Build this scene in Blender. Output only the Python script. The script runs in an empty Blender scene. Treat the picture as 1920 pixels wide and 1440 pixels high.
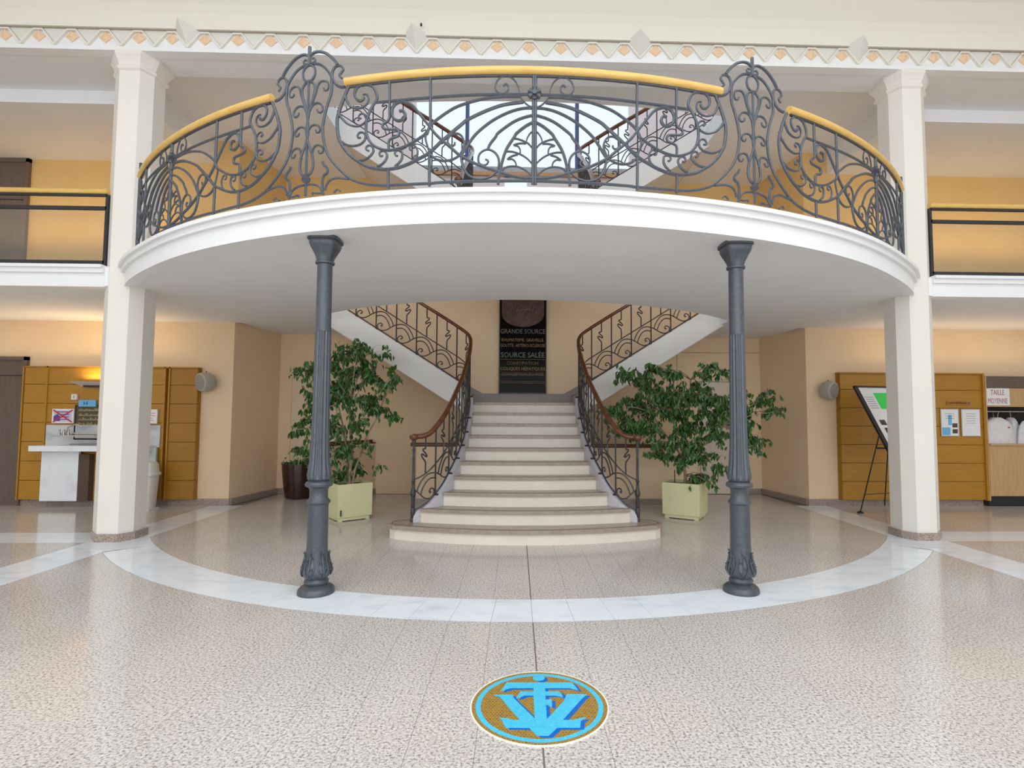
import bpy, bmesh, math, random
from mathutils import Vector, Matrix
random.seed(7)
PI=math.pi
sc=bpy.context.scene
COL=sc.collection
# ---------------------------------------------------------------- camera
cam_d=bpy.data.cameras.new('camera'); cam=bpy.data.objects.new('camera',cam_d); COL.objects.link(cam)
F_PX=1015.76; PITCH,YAW,ROLL=0.057698,-0.029521,0.005063
fw=Vector((-math.sin(YAW)*math.cos(PITCH),math.cos(YAW)*math.cos(PITCH),math.sin(PITCH)))
r0=Vector((math.cos(YAW),math.sin(YAW),0)); u0=r0.cross(fw)
rt=r0*math.cos(ROLL)+u0*math.sin(ROLL); up=-r0*math.sin(ROLL)+u0*math.cos(ROLL)
cam.matrix_world=Matrix(((rt.x,up.x,-fw.x,-0.131),(rt.y,up.y,-fw.y,0),(rt.z,up.z,-fw.z,1.5),(0,0,0,1)))
cam_d.sensor_width=36; cam_d.lens=F_PX*36/1920; cam_d.shift_x=-38.09/1920; cam_d.clip_start=.05
sc.camera=cam
# ---------------------------------------------------------------- world, view
w=bpy.data.worlds.new('world'); sc.world=w; w.use_nodes=True
wn=w.node_tree.nodes; bg=wn['Background']
bg.inputs[0].default_value=(.86,.93,1.0,1); bg.inputs[1].default_value=1.15
sc.view_settings.view_transform='Standard'; sc.view_settings.look='None'
sc.view_settings.gamma=1; sc.view_settings.use_curve_mapping=False
sc.view_settings.exposure=0.0
try:
    sc.cycles.use_denoising=True; sc.cycles.max_bounces=9; sc.cycles.diffuse_bounces=5; sc.cycles.sample_clamp_indirect=8
except Exception: pass
def area(name,loc,rot,sx,sy,power,col):
    d=bpy.data.lights.new(name,'AREA'); d.shape='RECTANGLE'; d.size=sx; d.size_y=sy; d.energy=power; d.color=col
    o=bpy.data.objects.new(name,d); o.location=loc; o.rotation_euler=rot; COL.objects.link(o); return o
# daylight entering by the glazed roof and the glazed front of the hall
area('skylight_daylight',(0,-.6,7.05),(0,0,0),13,8,430,(.93,.96,1))
area('front_glazing_daylight',(0,-6.8,3.6),(PI/2,0,0),17,5.6,500,(.93,.97,1))
# warm ceiling washers of the galleries
for sx in (-1,1):
    area('gallery_washer',(sx*7.3,8.75,2.3),(PI+.25,0,0),3.2,.1,7,(1,.72,.42))
    area('upper_gallery_washer',(sx*7.3,8.7,4.4),(PI-.6,0,0),3.2,.1,6,(1,.70,.36))
    area('upper_stair_washer',(sx*4.0,8.2,3.6),(PI-.7,0,0),1.2,.15,2.5,(1,.68,.34))
# ---------------------------------------------------------------- helpers
class MB:
    def __init__(s): s.v=[]; s.f=[]; s.m=[]; s.mi=0
    def add(s,vs,fs):
        b=len(s.v); s.v+= [tuple(v) for v in vs]; s.f+=[tuple(i+b for i in f) for f in fs]; s.m+=[s.mi]*len(fs)
    def box(s,x0,x1,y0,y1,z0,z1):
        s.add([(x0,y0,z0),(x1,y0,z0),(x1,y1,z0),(x0,y1,z0),(x0,y0,z1),(x1,y0,z1),(x1,y1,z1),(x0,y1,z1)],
              [(0,3,2,1),(4,5,6,7),(0,1,5,4),(1,2,6,5),(2,3,7,6),(3,0,4,7)]); return s
    def prism(s,poly,z0,z1):          # poly: list of (x,y), extruded in z
        n=len(poly); a=sum(poly[i][0]*poly[(i+1)%n][1]-poly[(i+1)%n][0]*poly[i][1] for i in range(n))
        if a<0: poly=poly[::-1]
        s.add([(x,y,z0) for x,y in poly]+[(x,y,z1) for x,y in poly],
              [tuple(range(n-1,-1,-1)),tuple(range(n,2*n))]+[(i,(i+1)%n,(i+1)%n+n,i+n) for i in range(n)]); return s
    def prism_y(s,poly,y0,y1):        # poly: list of (x,z), extruded in y
        n=len(poly); a=sum(poly[i][0]*poly[(i+1)%n][1]-poly[(i+1)%n][0]*poly[i][1] for i in range(n))
        if a<0: poly=poly[::-1]
        s.add([(x,y0,z) for x,z in poly]+[(x,y1,z) for x,z in poly],
              [tuple(range(n)),tuple(range(2*n-1,n-1,-1))]+[(i,i+n,(i+1)%n+n,(i+1)%n) for i in range(n)]); return s
    def prism_x(s,poly,x0,x1):        # poly: list of (y,z)
        n=len(poly); a=sum(poly[i][0]*poly[(i+1)%n][1]-poly[(i+1)%n][0]*poly[i][1] for i in range(n))
        if a<0: poly=poly[::-1]
        s.add([(x0,y,z) for y,z in poly]+[(x1,y,z) for y,z in poly],
              [tuple(range(n-1,-1,-1)),tuple(range(n,2*n))]+[(i,(i+1)%n,(i+1)%n+n,i+n) for i in range(n)]); return s
    def lathe(s,prof,c=(0,0),n=24,rf=None):  # prof: (r,z) from bottom to top
        vs=[];fs=[]
        for r,z in prof:
            for i in range(n):
                a=2*PI*i/n; q=r*(rf(a,z) if rf else 1); vs.append((c[0]+q*math.cos(a),c[1]+q*math.sin(a),z))
        for k in range(len(prof)-1):
            for i in range(n):
                j=(i+1)%n; fs.append((k*n+i,k*n+j,(k+1)*n+j,(k+1)*n+i))
        fs.append(tuple(range(n-1,-1,-1))); t=(len(prof)-1)*n; fs.append(tuple(range(t,t+n)))
        s.add(vs,fs); return s
    def tube(s,pts,r,n=6,r1=None,squash=1.0):
        P=[Vector(p) for p in pts]; m=len(P)
        if m<2: return s
        vs=[];fs=[]; prev=None
        for i,p in enumerate(P):
            t=(P[min(i+1,m-1)]-P[max(i-1,0)]).normalized()
            if prev is None:
                a=Vector((0,0,1)) if abs(t.z)<.9 else Vector((0,1,0)); nrm=(a-t*a.dot(t)).normalized()
            else: nrm=(prev-t*prev.dot(t)).normalized()
            prev=nrm; bn=t.cross(nrm); rr=r if r1 is None else r+(r1-r)*i/(m-1)
            for k in range(n):
                an=2*PI*(k+.5)/n; vs.append(p+nrm*rr*math.cos(an)+bn*rr*squash*math.sin(an))
        for i in range(m-1):
            for k in range(n):
                j=(k+1)%n; fs.append((i*n+k,i*n+j,(i+1)*n+j,(i+1)*n+k))
        fs.append(tuple(range(n-1,-1,-1))); fs.append(tuple(range((m-1)*n,m*n)))
        s.add(vs,fs); return s
    def mesh(s,name,mats,smooth=False):
        me=bpy.data.meshes.new(name); me.from_pydata(s.v,[],s.f)
        mats=mats if isinstance(mats,(list,tuple)) else [mats]
        for m in mats: me.materials.append(m)
        if len(mats)>1: me.polygons.foreach_set('material_index',s.m)
        if smooth:
            me.polygons.foreach_set('use_smooth',[True]*len(me.polygons)); me.set_sharp_from_angle(angle=math.radians(38))
        me.update(); return me
    def build(s,name,mats,parent=None,smooth=False,**k):
        return link(name,s.mesh(name,mats,smooth),parent,**k)
def link(name,me,parent=None,loc=None,rz=0,**k):
    o=bpy.data.objects.new(name,me); COL.objects.link(o)
    if parent: o.parent=parent
    if loc: o.location=loc
    if rz: o.rotation_euler=(0,0,rz)
    for a,b in k.items(): o[a]=b
    return o
def thing(name,label,cat,loc=(0,0,0),group=None,rz=0):
    o=bpy.data.objects.new(name,None); COL.objects.link(o); o.location=loc; o.rotation_euler=(0,0,rz)
    o['label']=label; o['category']=cat
    if group: o['group']=group
    return o
def tag(o,label,cat,group=None):
    o['label']=label; o['category']=cat
    if group: o['group']=group
    return o
def struct(name,mb,mats,parent=None,**k):
    o=mb.build(name,mats,parent,**k)
    if parent is None: o['kind']='structure'
    return o
def spline(p,n=4):
    if len(p)<3: return [tuple(q) for q in p]
    out=[]; q=[p[0]]+list(p)+[p[-1]]
    for i in range(1,len(q)-2):
        for k in range(n):
            t=k/n; out.append(tuple(.5*((2*b)+(-a+c)*t+(2*a-5*b+4*c-d)*t*t+(-a+3*b-3*c+d)*t**3) for a,b,c,d in zip(q[i-1],q[i],q[i+1],q[i+2])))
    out.append(tuple(p[-1])); return out
def interp(T,x):
    if x<=T[0][0]: return T[0][1]
    for (a,b),(c,d) in zip(T,T[1:]):
        if x<=c: return b+(d-b)*(x-a)/(c-a)
    return T[-1][1]
# ---------------------------------------------------------------- materials
def mat(name,col,rough=.6,metal=0,spec=.5):
    m=bpy.data.materials.new(name); m.use_nodes=True; b=m.node_tree.nodes['Principled BSDF']
    b.inputs['Base Color'].default_value=(*col,1); b.inputs['Roughness'].default_value=rough; b.inputs['Metallic'].default_value=metal
    b.inputs['Specular IOR Level'].default_value=spec
    return m
def nt(m): return m.node_tree.nodes,m.node_tree.links,m.node_tree.nodes['Principled BSDF']
def ramp(N,stops):
    r=N.new('ShaderNodeValToRGB'); e=r.color_ramp.elements
    while len(e)<len(stops): e.new(.5)
    for k,(p,c) in zip(e,stops): k.position=p; k.color=(*c,1)
    return r
def noisy(name,c1,c2,scale,rough=.6,detail=4,lo=.35,hi=.65,bump=0,stretch=None,spec=.5,metal=0):
    m=mat(name,c1,rough,metal,spec); N,L,b=nt(m)
    g=N.new('ShaderNodeNewGeometry'); mp=N.new('ShaderNodeMapping'); L.new(g.outputs['Position'],mp.inputs[0])
    if stretch: mp.inputs['Scale'].default_value=stretch
    n=N.new('ShaderNodeTexNoise'); n.inputs['Scale'].default_value=scale; n.inputs['Detail'].default_value=detail
    L.new(mp.outputs[0],n.inputs[0]); r=ramp(N,[(lo,c1),(hi,c2)]); L.new(n.outputs[0],r.inputs[0]); L.new(r.outputs[0],b.inputs['Base Color'])
    if bump:
        bp=N.new('ShaderNodeBump'); bp.inputs['Strength'].default_value=bump; bp.inputs['Distance'].default_value=.01
        L.new(n.outputs[0],bp.inputs['Height']); L.new(bp.outputs[0],b.inputs['Normal'])
    return m
def granite(name,base,light,dark,rough,scale=75):
    m=mat(name,base,rough); N,L,b=nt(m); g=N.new('ShaderNodeNewGeometry')
    n=N.new('ShaderNodeTexNoise'); n.inputs['Scale'].default_value=scale; n.inputs['Detail'].default_value=5; n.inputs['Roughness'].default_value=.7
    L.new(g.outputs['Position'],n.inputs[0])
    mid=tuple((a+c)/2 for a,c in zip(base,dark))
    r=ramp(N,[(.34,dark),(.42,mid),(.48,base),(.60,light)]); L.new(n.outputs[0],r.inputs[0])
    n2=N.new('ShaderNodeTexNoise'); n2.inputs['Scale'].default_value=.9; n2.inputs['Detail'].default_value=2; L.new(g.outputs['Position'],n2.inputs[0])
    mx=N.new('ShaderNodeMix'); mx.data_type='RGBA'; mx.blend_type='MULTIPLY'; mx.inputs['Factor'].default_value=1
    r2=ramp(N,[(.35,(.93,.92,.91)),(.65,(1,1,1))]); L.new(n2.outputs[0],r2.inputs[0])
    L.new(r.outputs[0],mx.inputs[6]); L.new(r2.outputs[0],mx.inputs[7]); L.new(mx.outputs[2],b.inputs['Base Color'])
    return m
def wood(name,c1,c2,rough,vertical=False,scale=9):
    return noisy(name,c1,c2,scale,rough,detail=5,lo=.3,hi=.7,stretch=(7,7,.5) if vertical else (.5,7,9))
M_tile=granite('speckled granite',(.625,.575,.535),(.78,.74,.70),(.15,.13,.12),.13,72)
M_grout=mat('grout',(.26,.19,.17),.8)
M_skirt=granite('skirting granite',(.36,.28,.235),(.50,.41,.36),(.10,.075,.065),.25,90)
M_marble=noisy('white marble',(.86,.90,.94),(.72,.76,.81),2.2,.12,detail=6,lo=.52,hi=.72,stretch=(1.4,3.2,1))
M_marble2=noisy('grey marble',(.62,.64,.66),(.44,.46,.49),3.5,.25,detail=6,lo=.45,hi=.7,stretch=(1,1,2))
M_white=noisy('white paint',(.86,.86,.86),(.84,.84,.84),3,.55)
M_pillar=noisy('off white paint',(.84,.80,.735),(.82,.78,.715),2,.5)
M_soffit=noisy('soffit paint',(.86,.865,.88),(.84,.845,.86),2,.8)
M_tan=noisy('tan paint',(.86,.66,.44),(.84,.635,.42),2,.75)
M_ochre=noisy('ochre paint',(.80,.53,.22),(.78,.50,.20),2,.7)
M_pink=noisy('pale pink paint',(.82,.72,.72),(.80,.70,.70),2,.7)
M_cream=mat('cream plaster',(.80,.77,.68),.7); M_cream2=mat('pale green plaster',(.74,.73,.66),.7)
M_line=mat('brown grey groove and shadow',(.42,.37,.31),.8)
M_orange=noisy('peach mosaic',(.80,.54,.32),(.84,.62,.42),60,.6,detail=2)
M_iron=noisy('blue grey iron',(.062,.072,.088),(.080,.092,.112),30,.36,spec=.6,metal=.1)
M_dark=noisy('dark iron',(.035,.032,.035),(.05,.045,.05),30,.4,spec=.5)
M_blackm=mat('black metal',(.02,.02,.024),.4)
M_rail=noisy('yellow beech',(.80,.52,.15),(.72,.44,.11),6,.3,stretch=(1,1,6))
M_maho=noisy('mahogany',(.15,.05,.018),(.095,.03,.011),8,.2,stretch=(1,1,4))
M_panel=wood('yellow wood panel',(.50,.25,.028),(.41,.195,.02),.4)
M_panel2=wood('dark yellow wood panel',(.42,.195,.018),(.35,.16,.014),.4)
M_cab=wood('light oak',(.62,.40,.20),(.52,.32,.15),.5,True)
M_door=wood('grey brown door',(.17,.125,.10),(.14,.10,.08),.5,True)
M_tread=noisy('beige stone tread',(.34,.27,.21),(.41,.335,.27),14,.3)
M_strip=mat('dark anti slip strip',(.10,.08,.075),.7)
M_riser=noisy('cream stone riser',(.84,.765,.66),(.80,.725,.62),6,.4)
M_string=noisy('lilac grey stringer paint',(.60,.58,.62),(.57,.55,.59),3,.5)
M_strwhite=noisy('white stringer paint',(.78,.76,.73),(.75,.73,.70),3,.6)
M_leaf=noisy('ficus leaf',(.022,.070,.010),(.05,.125,.020),9,.35)
M_leaf2=noisy('light ficus leaf',(.05,.15,.03),(.08,.20,.05),9,.35)
M_bark=noisy('ficus bark',(.42,.31,.20),(.30,.21,.13),25,.8,bump=.4)
M_soil=noisy('soil',(.03,.02,.015),(.06,.04,.03),40,.95,bump=.5)
M_pot=noisy('pale yellow lacquer',(.74,.72,.42),(.71,.69,.40),3,.35)
M_pot2=mat('dark brown glaze',(.035,.012,.010),.15)
M_gray=mat('grey plastic',(.45,.43,.36),.5); M_gray2=mat('grey grille',(.30,.29,.26),.6)
M_paper=mat('white paper',(.85,.86,.88),.6); M_red=mat('red ink',(.55,.04,.03),.6); M_lilac=mat('lilac paper',(.66,.58,.72),.6)
M_navy=mat('violet ink',(.10,.05,.35),.6); M_sky=mat('light blue print',(.16,.50,.80),.5); M_green=mat('bright green paper',(.05,.75,.12),.5)
M_steel=mat('steel',(.60,.60,.60),.25,1); M_plast=mat('white plastic',(.80,.79,.76),.4); M_brownbox=mat('brown box',(.10,.06,.045),.6)
M_cloth=noisy('white towelling',(.80,.80,.82),(.72,.72,.75),12,.95,bump=.3); M_ink=mat('grey ink',(.30,.30,.33),.7)
M_void=mat('interior shade',(.02,.014,.01),.8)  # near-black: shade inside the robe hatch put into the colour
M_glass=mat('clear glass',(1,1,1),.02); b=M_glass.node_tree.nodes['Principled BSDF']; b.inputs['Transmission Weight'].default_value=1; b.inputs['IOR'].default_value=1.45
def thin_glass(name,tint,mix):
    m=bpy.data.materials.new(name); m.use_nodes=True; N=m.node_tree.nodes; L=m.node_tree.links; N.clear()
    o=N.new('ShaderNodeOutputMaterial'); t=N.new('ShaderNodeBsdfTransparent'); g=N.new('ShaderNodeBsdfGlossy'); x=N.new('ShaderNodeMixShader')
    t.inputs[0].default_value=(*tint,1); g.inputs['Roughness'].default_value=.02; x.inputs[0].default_value=mix
    L.new(t.outputs[0],x.inputs[1]); L.new(g.outputs[0],x.inputs[2]); L.new(x.outputs[0],o.inputs[0]); return m
M_pane=thin_glass('window glass',(.96,.98,1),.05); M_bal=thin_glass('balustrade glass',(.93,.93,.90),.09)
M_mull=mat('blue window frame',(.05,.08,.22),.4)
def mosaic(name,c1,c2,mortar,sc_=30):
    m=mat(name,c1,.25); N,L,b=nt(m); g=N.new('ShaderNodeNewGeometry'); k=N.new('ShaderNodeTexBrick')
    k.inputs['Scale'].default_value=sc_; k.inputs['Color1'].default_value=(*c1,1); k.inputs['Color2'].default_value=(*c2,1); k.inputs['Mortar'].default_value=(*mortar,1)
    k.inputs['Mortar Size'].default_value=.045; k.inputs['Brick Width'].default_value=.5; k.inputs['Row Height'].default_value=.45
    L.new(g.outputs['Position'],k.inputs['Vector']); L.new(k.outputs['Color'],b.inputs['Base Color']); return m
M_gold=mosaic('gold mosaic',(.36,.20,.02),(.25,.13,.01),(.48,.33,.12)); M_cyan=mosaic('cyan mosaic',(.05,.58,.88),(.09,.66,.92),(.10,.50,.75)); M_blue=mosaic('blue mosaic',(.0,.13,.62),(.0,.16,.68),(.0,.16,.5))
HALF=[('lower_rail',0.012,[(-0.010,3.371),(0.285,3.368),(0.509,3.368),(0.780,3.365),(0.841,3.361),(1.185,3.365),(1.261,3.369),(1.361,3.384),(1.451,3.410),(1.538,3.451),(1.618,3.520),(1.672,3.574),(1.743,3.662),(1.785,3.755),(1.806,3.850),(1.812,3.933),(1.810,3.949),(1.792,4.039),(1.763,4.138),(1.736,4.212),(1.733,4.289),(1.744,4.364),(1.796,4.435),(1.856,4.482),(1.928,4.504),(1.975,4.510)]),('middle_rail',0.012,[(-0.009,4.084),(0.291,4.084),(0.517,4.083),(0.791,4.078),(0.853,4.076),(1.199,4.073),(1.318,4.076)]),('centre_bar',0.013,[(-0.008,4.250),(-0.009,3.972),(-0.008,3.798),(-0.010,3.341)]),('crescent',0.014,[(1.568,4.248),(1.595,4.192),(1.629,4.114),(1.654,4.041),(1.671,3.976),(1.669,3.903),(1.652,3.805),(1.630,3.764),(1.587,3.697),(1.522,3.629),(1.455,3.580),(1.379,3.535),(1.289,3.509),(1.216,3.500),(1.121,3.505),(1.026,3.531),(0.933,3.572),(0.846,3.618),(0.750,3.708),(0.735,3.717),(0.671,3.772),(0.591,3.837),(0.533,3.881),(0.380,3.952),(0.246,3.997),(0.089,4.021)]),('arch',0.012,[(0.112,4.067),(0.246,4.065),(0.381,4.053),(0.516,4.024),(0.651,3.978),(0.788,3.891),(0.849,3.834),(0.871,3.777),(0.889,3.769),(0.982,3.714),(1.076,3.674),(1.172,3.658),(1.244,3.668),(1.319,3.703),(1.369,3.755),(1.393,3.809),(1.402,3.872),(1.394,3.942),(1.366,4.015),(1.327,4.077),(1.308,4.113),(1.320,4.166),(1.350,4.213),(1.401,4.237),(1.457,4.240),(1.498,4.217),(1.514,4.176),(1.500,4.131),(1.469,4.105),(1.439,4.111),(1.427,4.136)]),('scroll',0.011,[(1.605,4.188),(1.597,4.153),(1.582,4.118),(1.550,4.070),(1.493,4.044),(1.437,4.047),(1.397,4.075),(1.385,4.112),(1.399,4.147),(1.424,4.159),(1.437,4.154)]),('baluster',0.012,[(1.201,4.249),(1.194,3.931)]),('wavy_bar',0.012,[(1.194,3.936),(1.210,3.905),(1.249,3.885),(1.253,3.862),(1.234,3.843),(1.175,3.834),(1.127,3.827),(1.109,3.802),(1.116,3.775),(1.135,3.767),(1.183,3.752),(1.199,3.726),(1.196,3.664)]),('baluster',0.012,[(1.197,3.499),(1.193,3.341)]),('baluster',0.012,[(0.851,4.247),(0.845,3.836)]),('strap',0.009,[(0.849,3.831),(0.871,3.796),(0.884,3.741),(0.870,3.684),(0.850,3.623)]),('baluster',0.012,[(0.850,3.623),(0.846,3.338)]),('hook',0.013,[(1.110,3.981),(1.077,3.980),(1.060,3.948),(1.071,3.916),(1.104,3.900),(1.138,3.908),(1.167,3.939),(1.176,3.991),(1.155,4.036),(1.107,4.059),(1.060,4.051),(0.998,4.018),(0.940,3.949),(0.849,3.831),(0.797,3.764),(0.735,3.705),(0.670,3.648),(0.601,3.586),(0.511,3.533),(0.420,3.490),(0.295,3.448),(0.197,3.416),(0.108,3.398),(-0.010,3.393)]),('scroll',0.011,[(0.841,3.600),(0.798,3.563),(0.748,3.545),(0.701,3.543),(0.650,3.555),(0.601,3.586),(0.575,3.635),(0.564,3.681),(0.576,3.727),(0.603,3.758),(0.644,3.766),(0.684,3.745),(0.700,3.713),(0.691,3.683),(0.665,3.663),(0.643,3.674),(0.641,3.693)]),('scroll',0.011,[(0.588,3.585),(0.582,3.535),(0.564,3.475),(0.527,3.419),(0.473,3.391),(0.419,3.385),(0.374,3.394),(0.330,3.416),(0.295,3.457),(0.282,3.512),(0.291,3.567),(0.323,3.608),(0.368,3.627),(0.408,3.618),(0.439,3.591),(0.449,3.550),(0.438,3.513),(0.402,3.499),(0.375,3.512),(0.371,3.535),(0.391,3.547)]),('arch',0.012,[(-0.007,3.972),(0.089,3.968),(0.200,3.937),(0.334,3.868),(0.458,3.769),(0.521,3.689),(0.557,3.630),(0.588,3.585)]),('arch',0.012,[(-0.008,3.916),(0.088,3.891),(0.177,3.849),(0.288,3.766),(0.310,3.732),(0.355,3.672),(0.372,3.629)]),('arch',0.013,[(-0.008,3.863),(0.066,3.823),(0.141,3.762),(0.163,3.727),(0.220,3.635),(0.251,3.548),(0.272,3.452),(0.285,3.393),(0.287,3.339)]),('leaf_scroll',0.008,[(-0.006,3.791),(0.030,3.765),(0.056,3.724),(0.065,3.684)]),('leaf_scroll',0.009,[(0.163,3.718),(0.118,3.709),(0.056,3.682),(0.025,3.651),(-0.007,3.606)]),('leaf_scroll',0.009,[(0.065,3.677),(0.118,3.677),(0.165,3.662),(0.132,3.654),(0.114,3.627),(0.113,3.597)]),('leaf_scroll',0.009,[(0.225,3.610),(0.176,3.608),(0.118,3.590),(0.064,3.559),(0.019,3.514),(-0.010,3.468)]),('leaf_scroll',0.009,[(0.131,3.586),(0.180,3.571),(0.213,3.547),(0.180,3.548),(0.153,3.526),(0.142,3.489)]),('leaf_scroll',0.009,[(0.263,3.443),(0.233,3.475),(0.188,3.488),(0.130,3.485),(0.072,3.458),(0.019,3.409),(-0.006,3.382)]),('curl',0.009,[(0.249,4.154),(0.234,4.170),(0.213,4.150),(0.215,4.117),(0.242,4.092),(0.287,4.094),(0.314,4.127),(0.314,4.169),(0.288,4.215),(0.243,4.238),(0.198,4.229),(0.158,4.196),(0.130,4.141),(0.121,4.085),(0.098,4.039),(0.058,3.998),(0.022,3.981),(-0.010,3.979)]),('curl',0.011,[(1.665,4.052),(1.642,3.996),(1.620,3.969),(1.567,3.919),(1.499,3.892),(1.448,3.896),(1.408,3.920),(1.399,3.957),(1.425,3.988),(1.455,3.992),(1.471,3.970),(1.449,3.951)]),('curl',0.011,[(1.625,3.776),(1.572,3.739),(1.515,3.725),(1.454,3.731),(1.414,3.760),(1.405,3.796),(1.421,3.826),(1.456,3.833),(1.476,3.813),(1.471,3.789),(1.448,3.790)]),('curl',0.011,[(1.466,3.594),(1.415,3.595),(1.366,3.618),(1.332,3.657),(1.338,3.696),(1.368,3.715),(1.393,3.705),(1.395,3.682),(1.370,3.668)]),('curl',0.011,[(1.295,3.528),(1.251,3.547),(1.218,3.582),(1.209,3.623),(1.234,3.654),(1.263,3.656),(1.276,3.638),(1.267,3.614),(1.245,3.617)]),('curl',0.011,[(1.140,3.516),(1.093,3.559),(1.077,3.600),(1.085,3.642),(1.124,3.652),(1.142,3.632),(1.132,3.608),(1.115,3.607)]),('curl',0.01,[(0.993,3.548),(0.961,3.578),(0.948,3.624),(0.958,3.662),(0.981,3.684),(1.010,3.679),(1.014,3.651),(0.993,3.643)])]
POST=[('finial',0.016,[(-0.017,4.660),(-0.017,4.594),(-0.017,4.496)]),('horn',0.013,[(0.002,4.526),(0.005,4.571),(0.039,4.597),(0.093,4.600),(0.159,4.576),(0.212,4.535),(0.254,4.492),(0.283,4.450)]),('curl',0.01,[(-0.004,4.514),(0.030,4.510),(0.058,4.524),(0.056,4.543),(0.037,4.552),(0.030,4.542)]),('scroll',0.013,[(0.360,4.246),(0.318,4.251),(0.272,4.281),(0.239,4.338),(0.234,4.391),(0.256,4.431),(0.296,4.441),(0.330,4.422),(0.337,4.395),(0.318,4.373),(0.304,4.351),(0.327,4.325)]),('central_bar',0.012,[(-0.017,4.361),(-0.013,4.171),(-0.011,3.941),(-0.019,3.729),(-0.014,3.346)]),('lyre',0.011,[(-0.008,4.354),(0.036,4.338),(0.063,4.305),(0.066,4.262),(0.047,4.187),(0.020,4.113),(0.001,4.012),(-0.005,3.940),(-0.002,3.856),(0.025,3.774),(0.054,3.703),(0.066,3.640),(0.065,3.583),(0.039,3.535),(0.004,3.521),(-0.017,3.521)]),('curl',0.011,[(0.028,4.122),(0.075,4.235),(0.094,4.299),(0.123,4.329),(0.161,4.329),(0.191,4.309),(0.200,4.272),(0.189,4.245),(0.163,4.246),(0.150,4.269)]),('curl',0.011,[(0.014,4.088),(0.043,4.130),(0.078,4.144),(0.114,4.139),(0.143,4.114),(0.149,4.077),(0.129,4.055),(0.101,4.068),(0.093,4.092)]),('curl',0.011,[(0.008,3.880),(0.014,3.921),(0.037,3.949),(0.072,3.958),(0.109,3.943),(0.128,3.910),(0.116,3.885),(0.094,3.888),(0.083,3.910)]),('curl',0.011,[(0.055,3.677),(0.059,3.728),(0.079,3.767),(0.114,3.775),(0.150,3.757),(0.165,3.724),(0.152,3.700),(0.129,3.703),(0.115,3.726)]),('flame_bar',0.012,[(0.177,3.340),(0.168,3.397),(0.167,3.448),(0.175,3.498),(0.206,3.520),(0.216,3.544),(0.196,3.576),(0.172,3.598),(0.164,3.624)]),('arch',0.011,[(0.194,3.374),(0.206,3.418),(0.234,3.451),(0.279,3.466),(0.334,3.465),(0.385,3.454),(0.415,3.449)]),('arch',0.01,[(-0.017,3.443),(0.043,3.441),(0.101,3.430),(0.143,3.405),(0.162,3.372)]),('curl',0.009,[(0.168,3.354),(0.116,3.354),(0.074,3.364),(0.066,3.355),(0.078,3.346)]),('curl',0.009,[(0.277,3.340),(0.299,3.363),(0.321,3.366),(0.341,3.349)])]
EMBLEM=[[(-0.175,3.129),(0.190,3.122),(0.205,3.086),(0.217,3.036),(0.169,3.060),(-0.153,3.066),(-0.167,3.056),(-0.208,3.035),(-0.188,3.084)],[(-0.025,3.076),(0.038,3.075),(0.033,2.872),(0.029,2.681),(-0.025,2.682),(-0.029,2.756),(-0.029,2.958)],[(-0.100,3.029),(0.109,3.025),(0.125,2.995),(0.129,2.962),(0.092,2.982),(-0.078,2.986),(-0.097,2.968),(-0.122,2.960),(-0.106,3.004)],[(0.034,2.940),(0.067,2.946),(0.064,2.872),(0.057,2.870),(0.041,2.889),(0.032,2.889)],[(-0.244,2.998),(-0.140,2.996),(-0.133,2.960),(-0.106,2.908),(-0.030,2.767),(-0.019,2.740),(-0.003,2.619),(-0.025,2.623),(-0.058,2.683),(-0.107,2.765),(-0.150,2.852),(-0.206,2.971)],[(0.152,2.997),(0.260,2.992),(0.226,2.945),(0.181,2.869),(0.111,2.753),(0.056,2.659),(0.029,2.619),(-0.003,2.619),(0.024,2.747),(0.126,2.921)],[(-0.058,2.683),(-0.035,2.748),(0.041,2.747),(0.074,2.680),(0.033,2.622),(-0.025,2.623)],[(-0.205,2.778),(-0.167,2.770),(-0.132,2.754),(-0.082,2.753),(-0.046,2.683),(-0.171,2.689),(-0.182,2.722),(-0.189,2.751)],[(0.083,2.750),(0.160,2.748),(0.191,2.762),(0.226,2.772),(0.196,2.736),(0.186,2.681),(0.058,2.684)],[(0.042,3.175),(0.039,3.164),(0.031,3.154),(0.020,3.147),(0.007,3.145),(-0.006,3.147),(-0.017,3.155),(-0.024,3.165),(-0.026,3.176),(-0.024,3.187),(-0.015,3.197),(-0.004,3.204),(0.009,3.206),(0.022,3.203),(0.033,3.196),(0.040,3.186)]]
MOD={'arc1':[(0.0000,0.2572),(0.0423,0.2964),(0.0974,0.3308),(0.1617,0.3452),(0.2168,0.3190),(0.2627,0.2650),(0.2811,0.2158)],'arc2':[(0.0055,0.2000),(0.0514,0.2397),(0.1065,0.2667),(0.1617,0.2570),(0.2039,0.2099),(0.2260,0.1539)],'S':[(0.0716,0.0870),(0.0863,0.0814),(0.0992,0.1042),(0.0919,0.1253),(0.0680,0.1214),(0.0367,0.0872),(0.0202,0.0438),(0.0331,0.0114),(0.0753,0.0103),(0.1249,0.0357),(0.1892,0.0960),(0.2535,0.1766),(0.3086,0.2385),(0.3325,0.2626)],'link':[(0.2664,0.3003),(0.3178,0.3508)],'wavy':[(0.1672,0.8116),(0.1672,0.6922),(0.1745,0.6692),(0.2021,0.6625),(0.2021,0.6441),(0.1617,0.6116),(0.1470,0.5877),(0.1617,0.5785),(0.2076,0.6016),(0.2260,0.5947),(0.2168,0.5670),(0.1800,0.5293),(0.1672,0.4993),(0.1672,0.3799)]}
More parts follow.
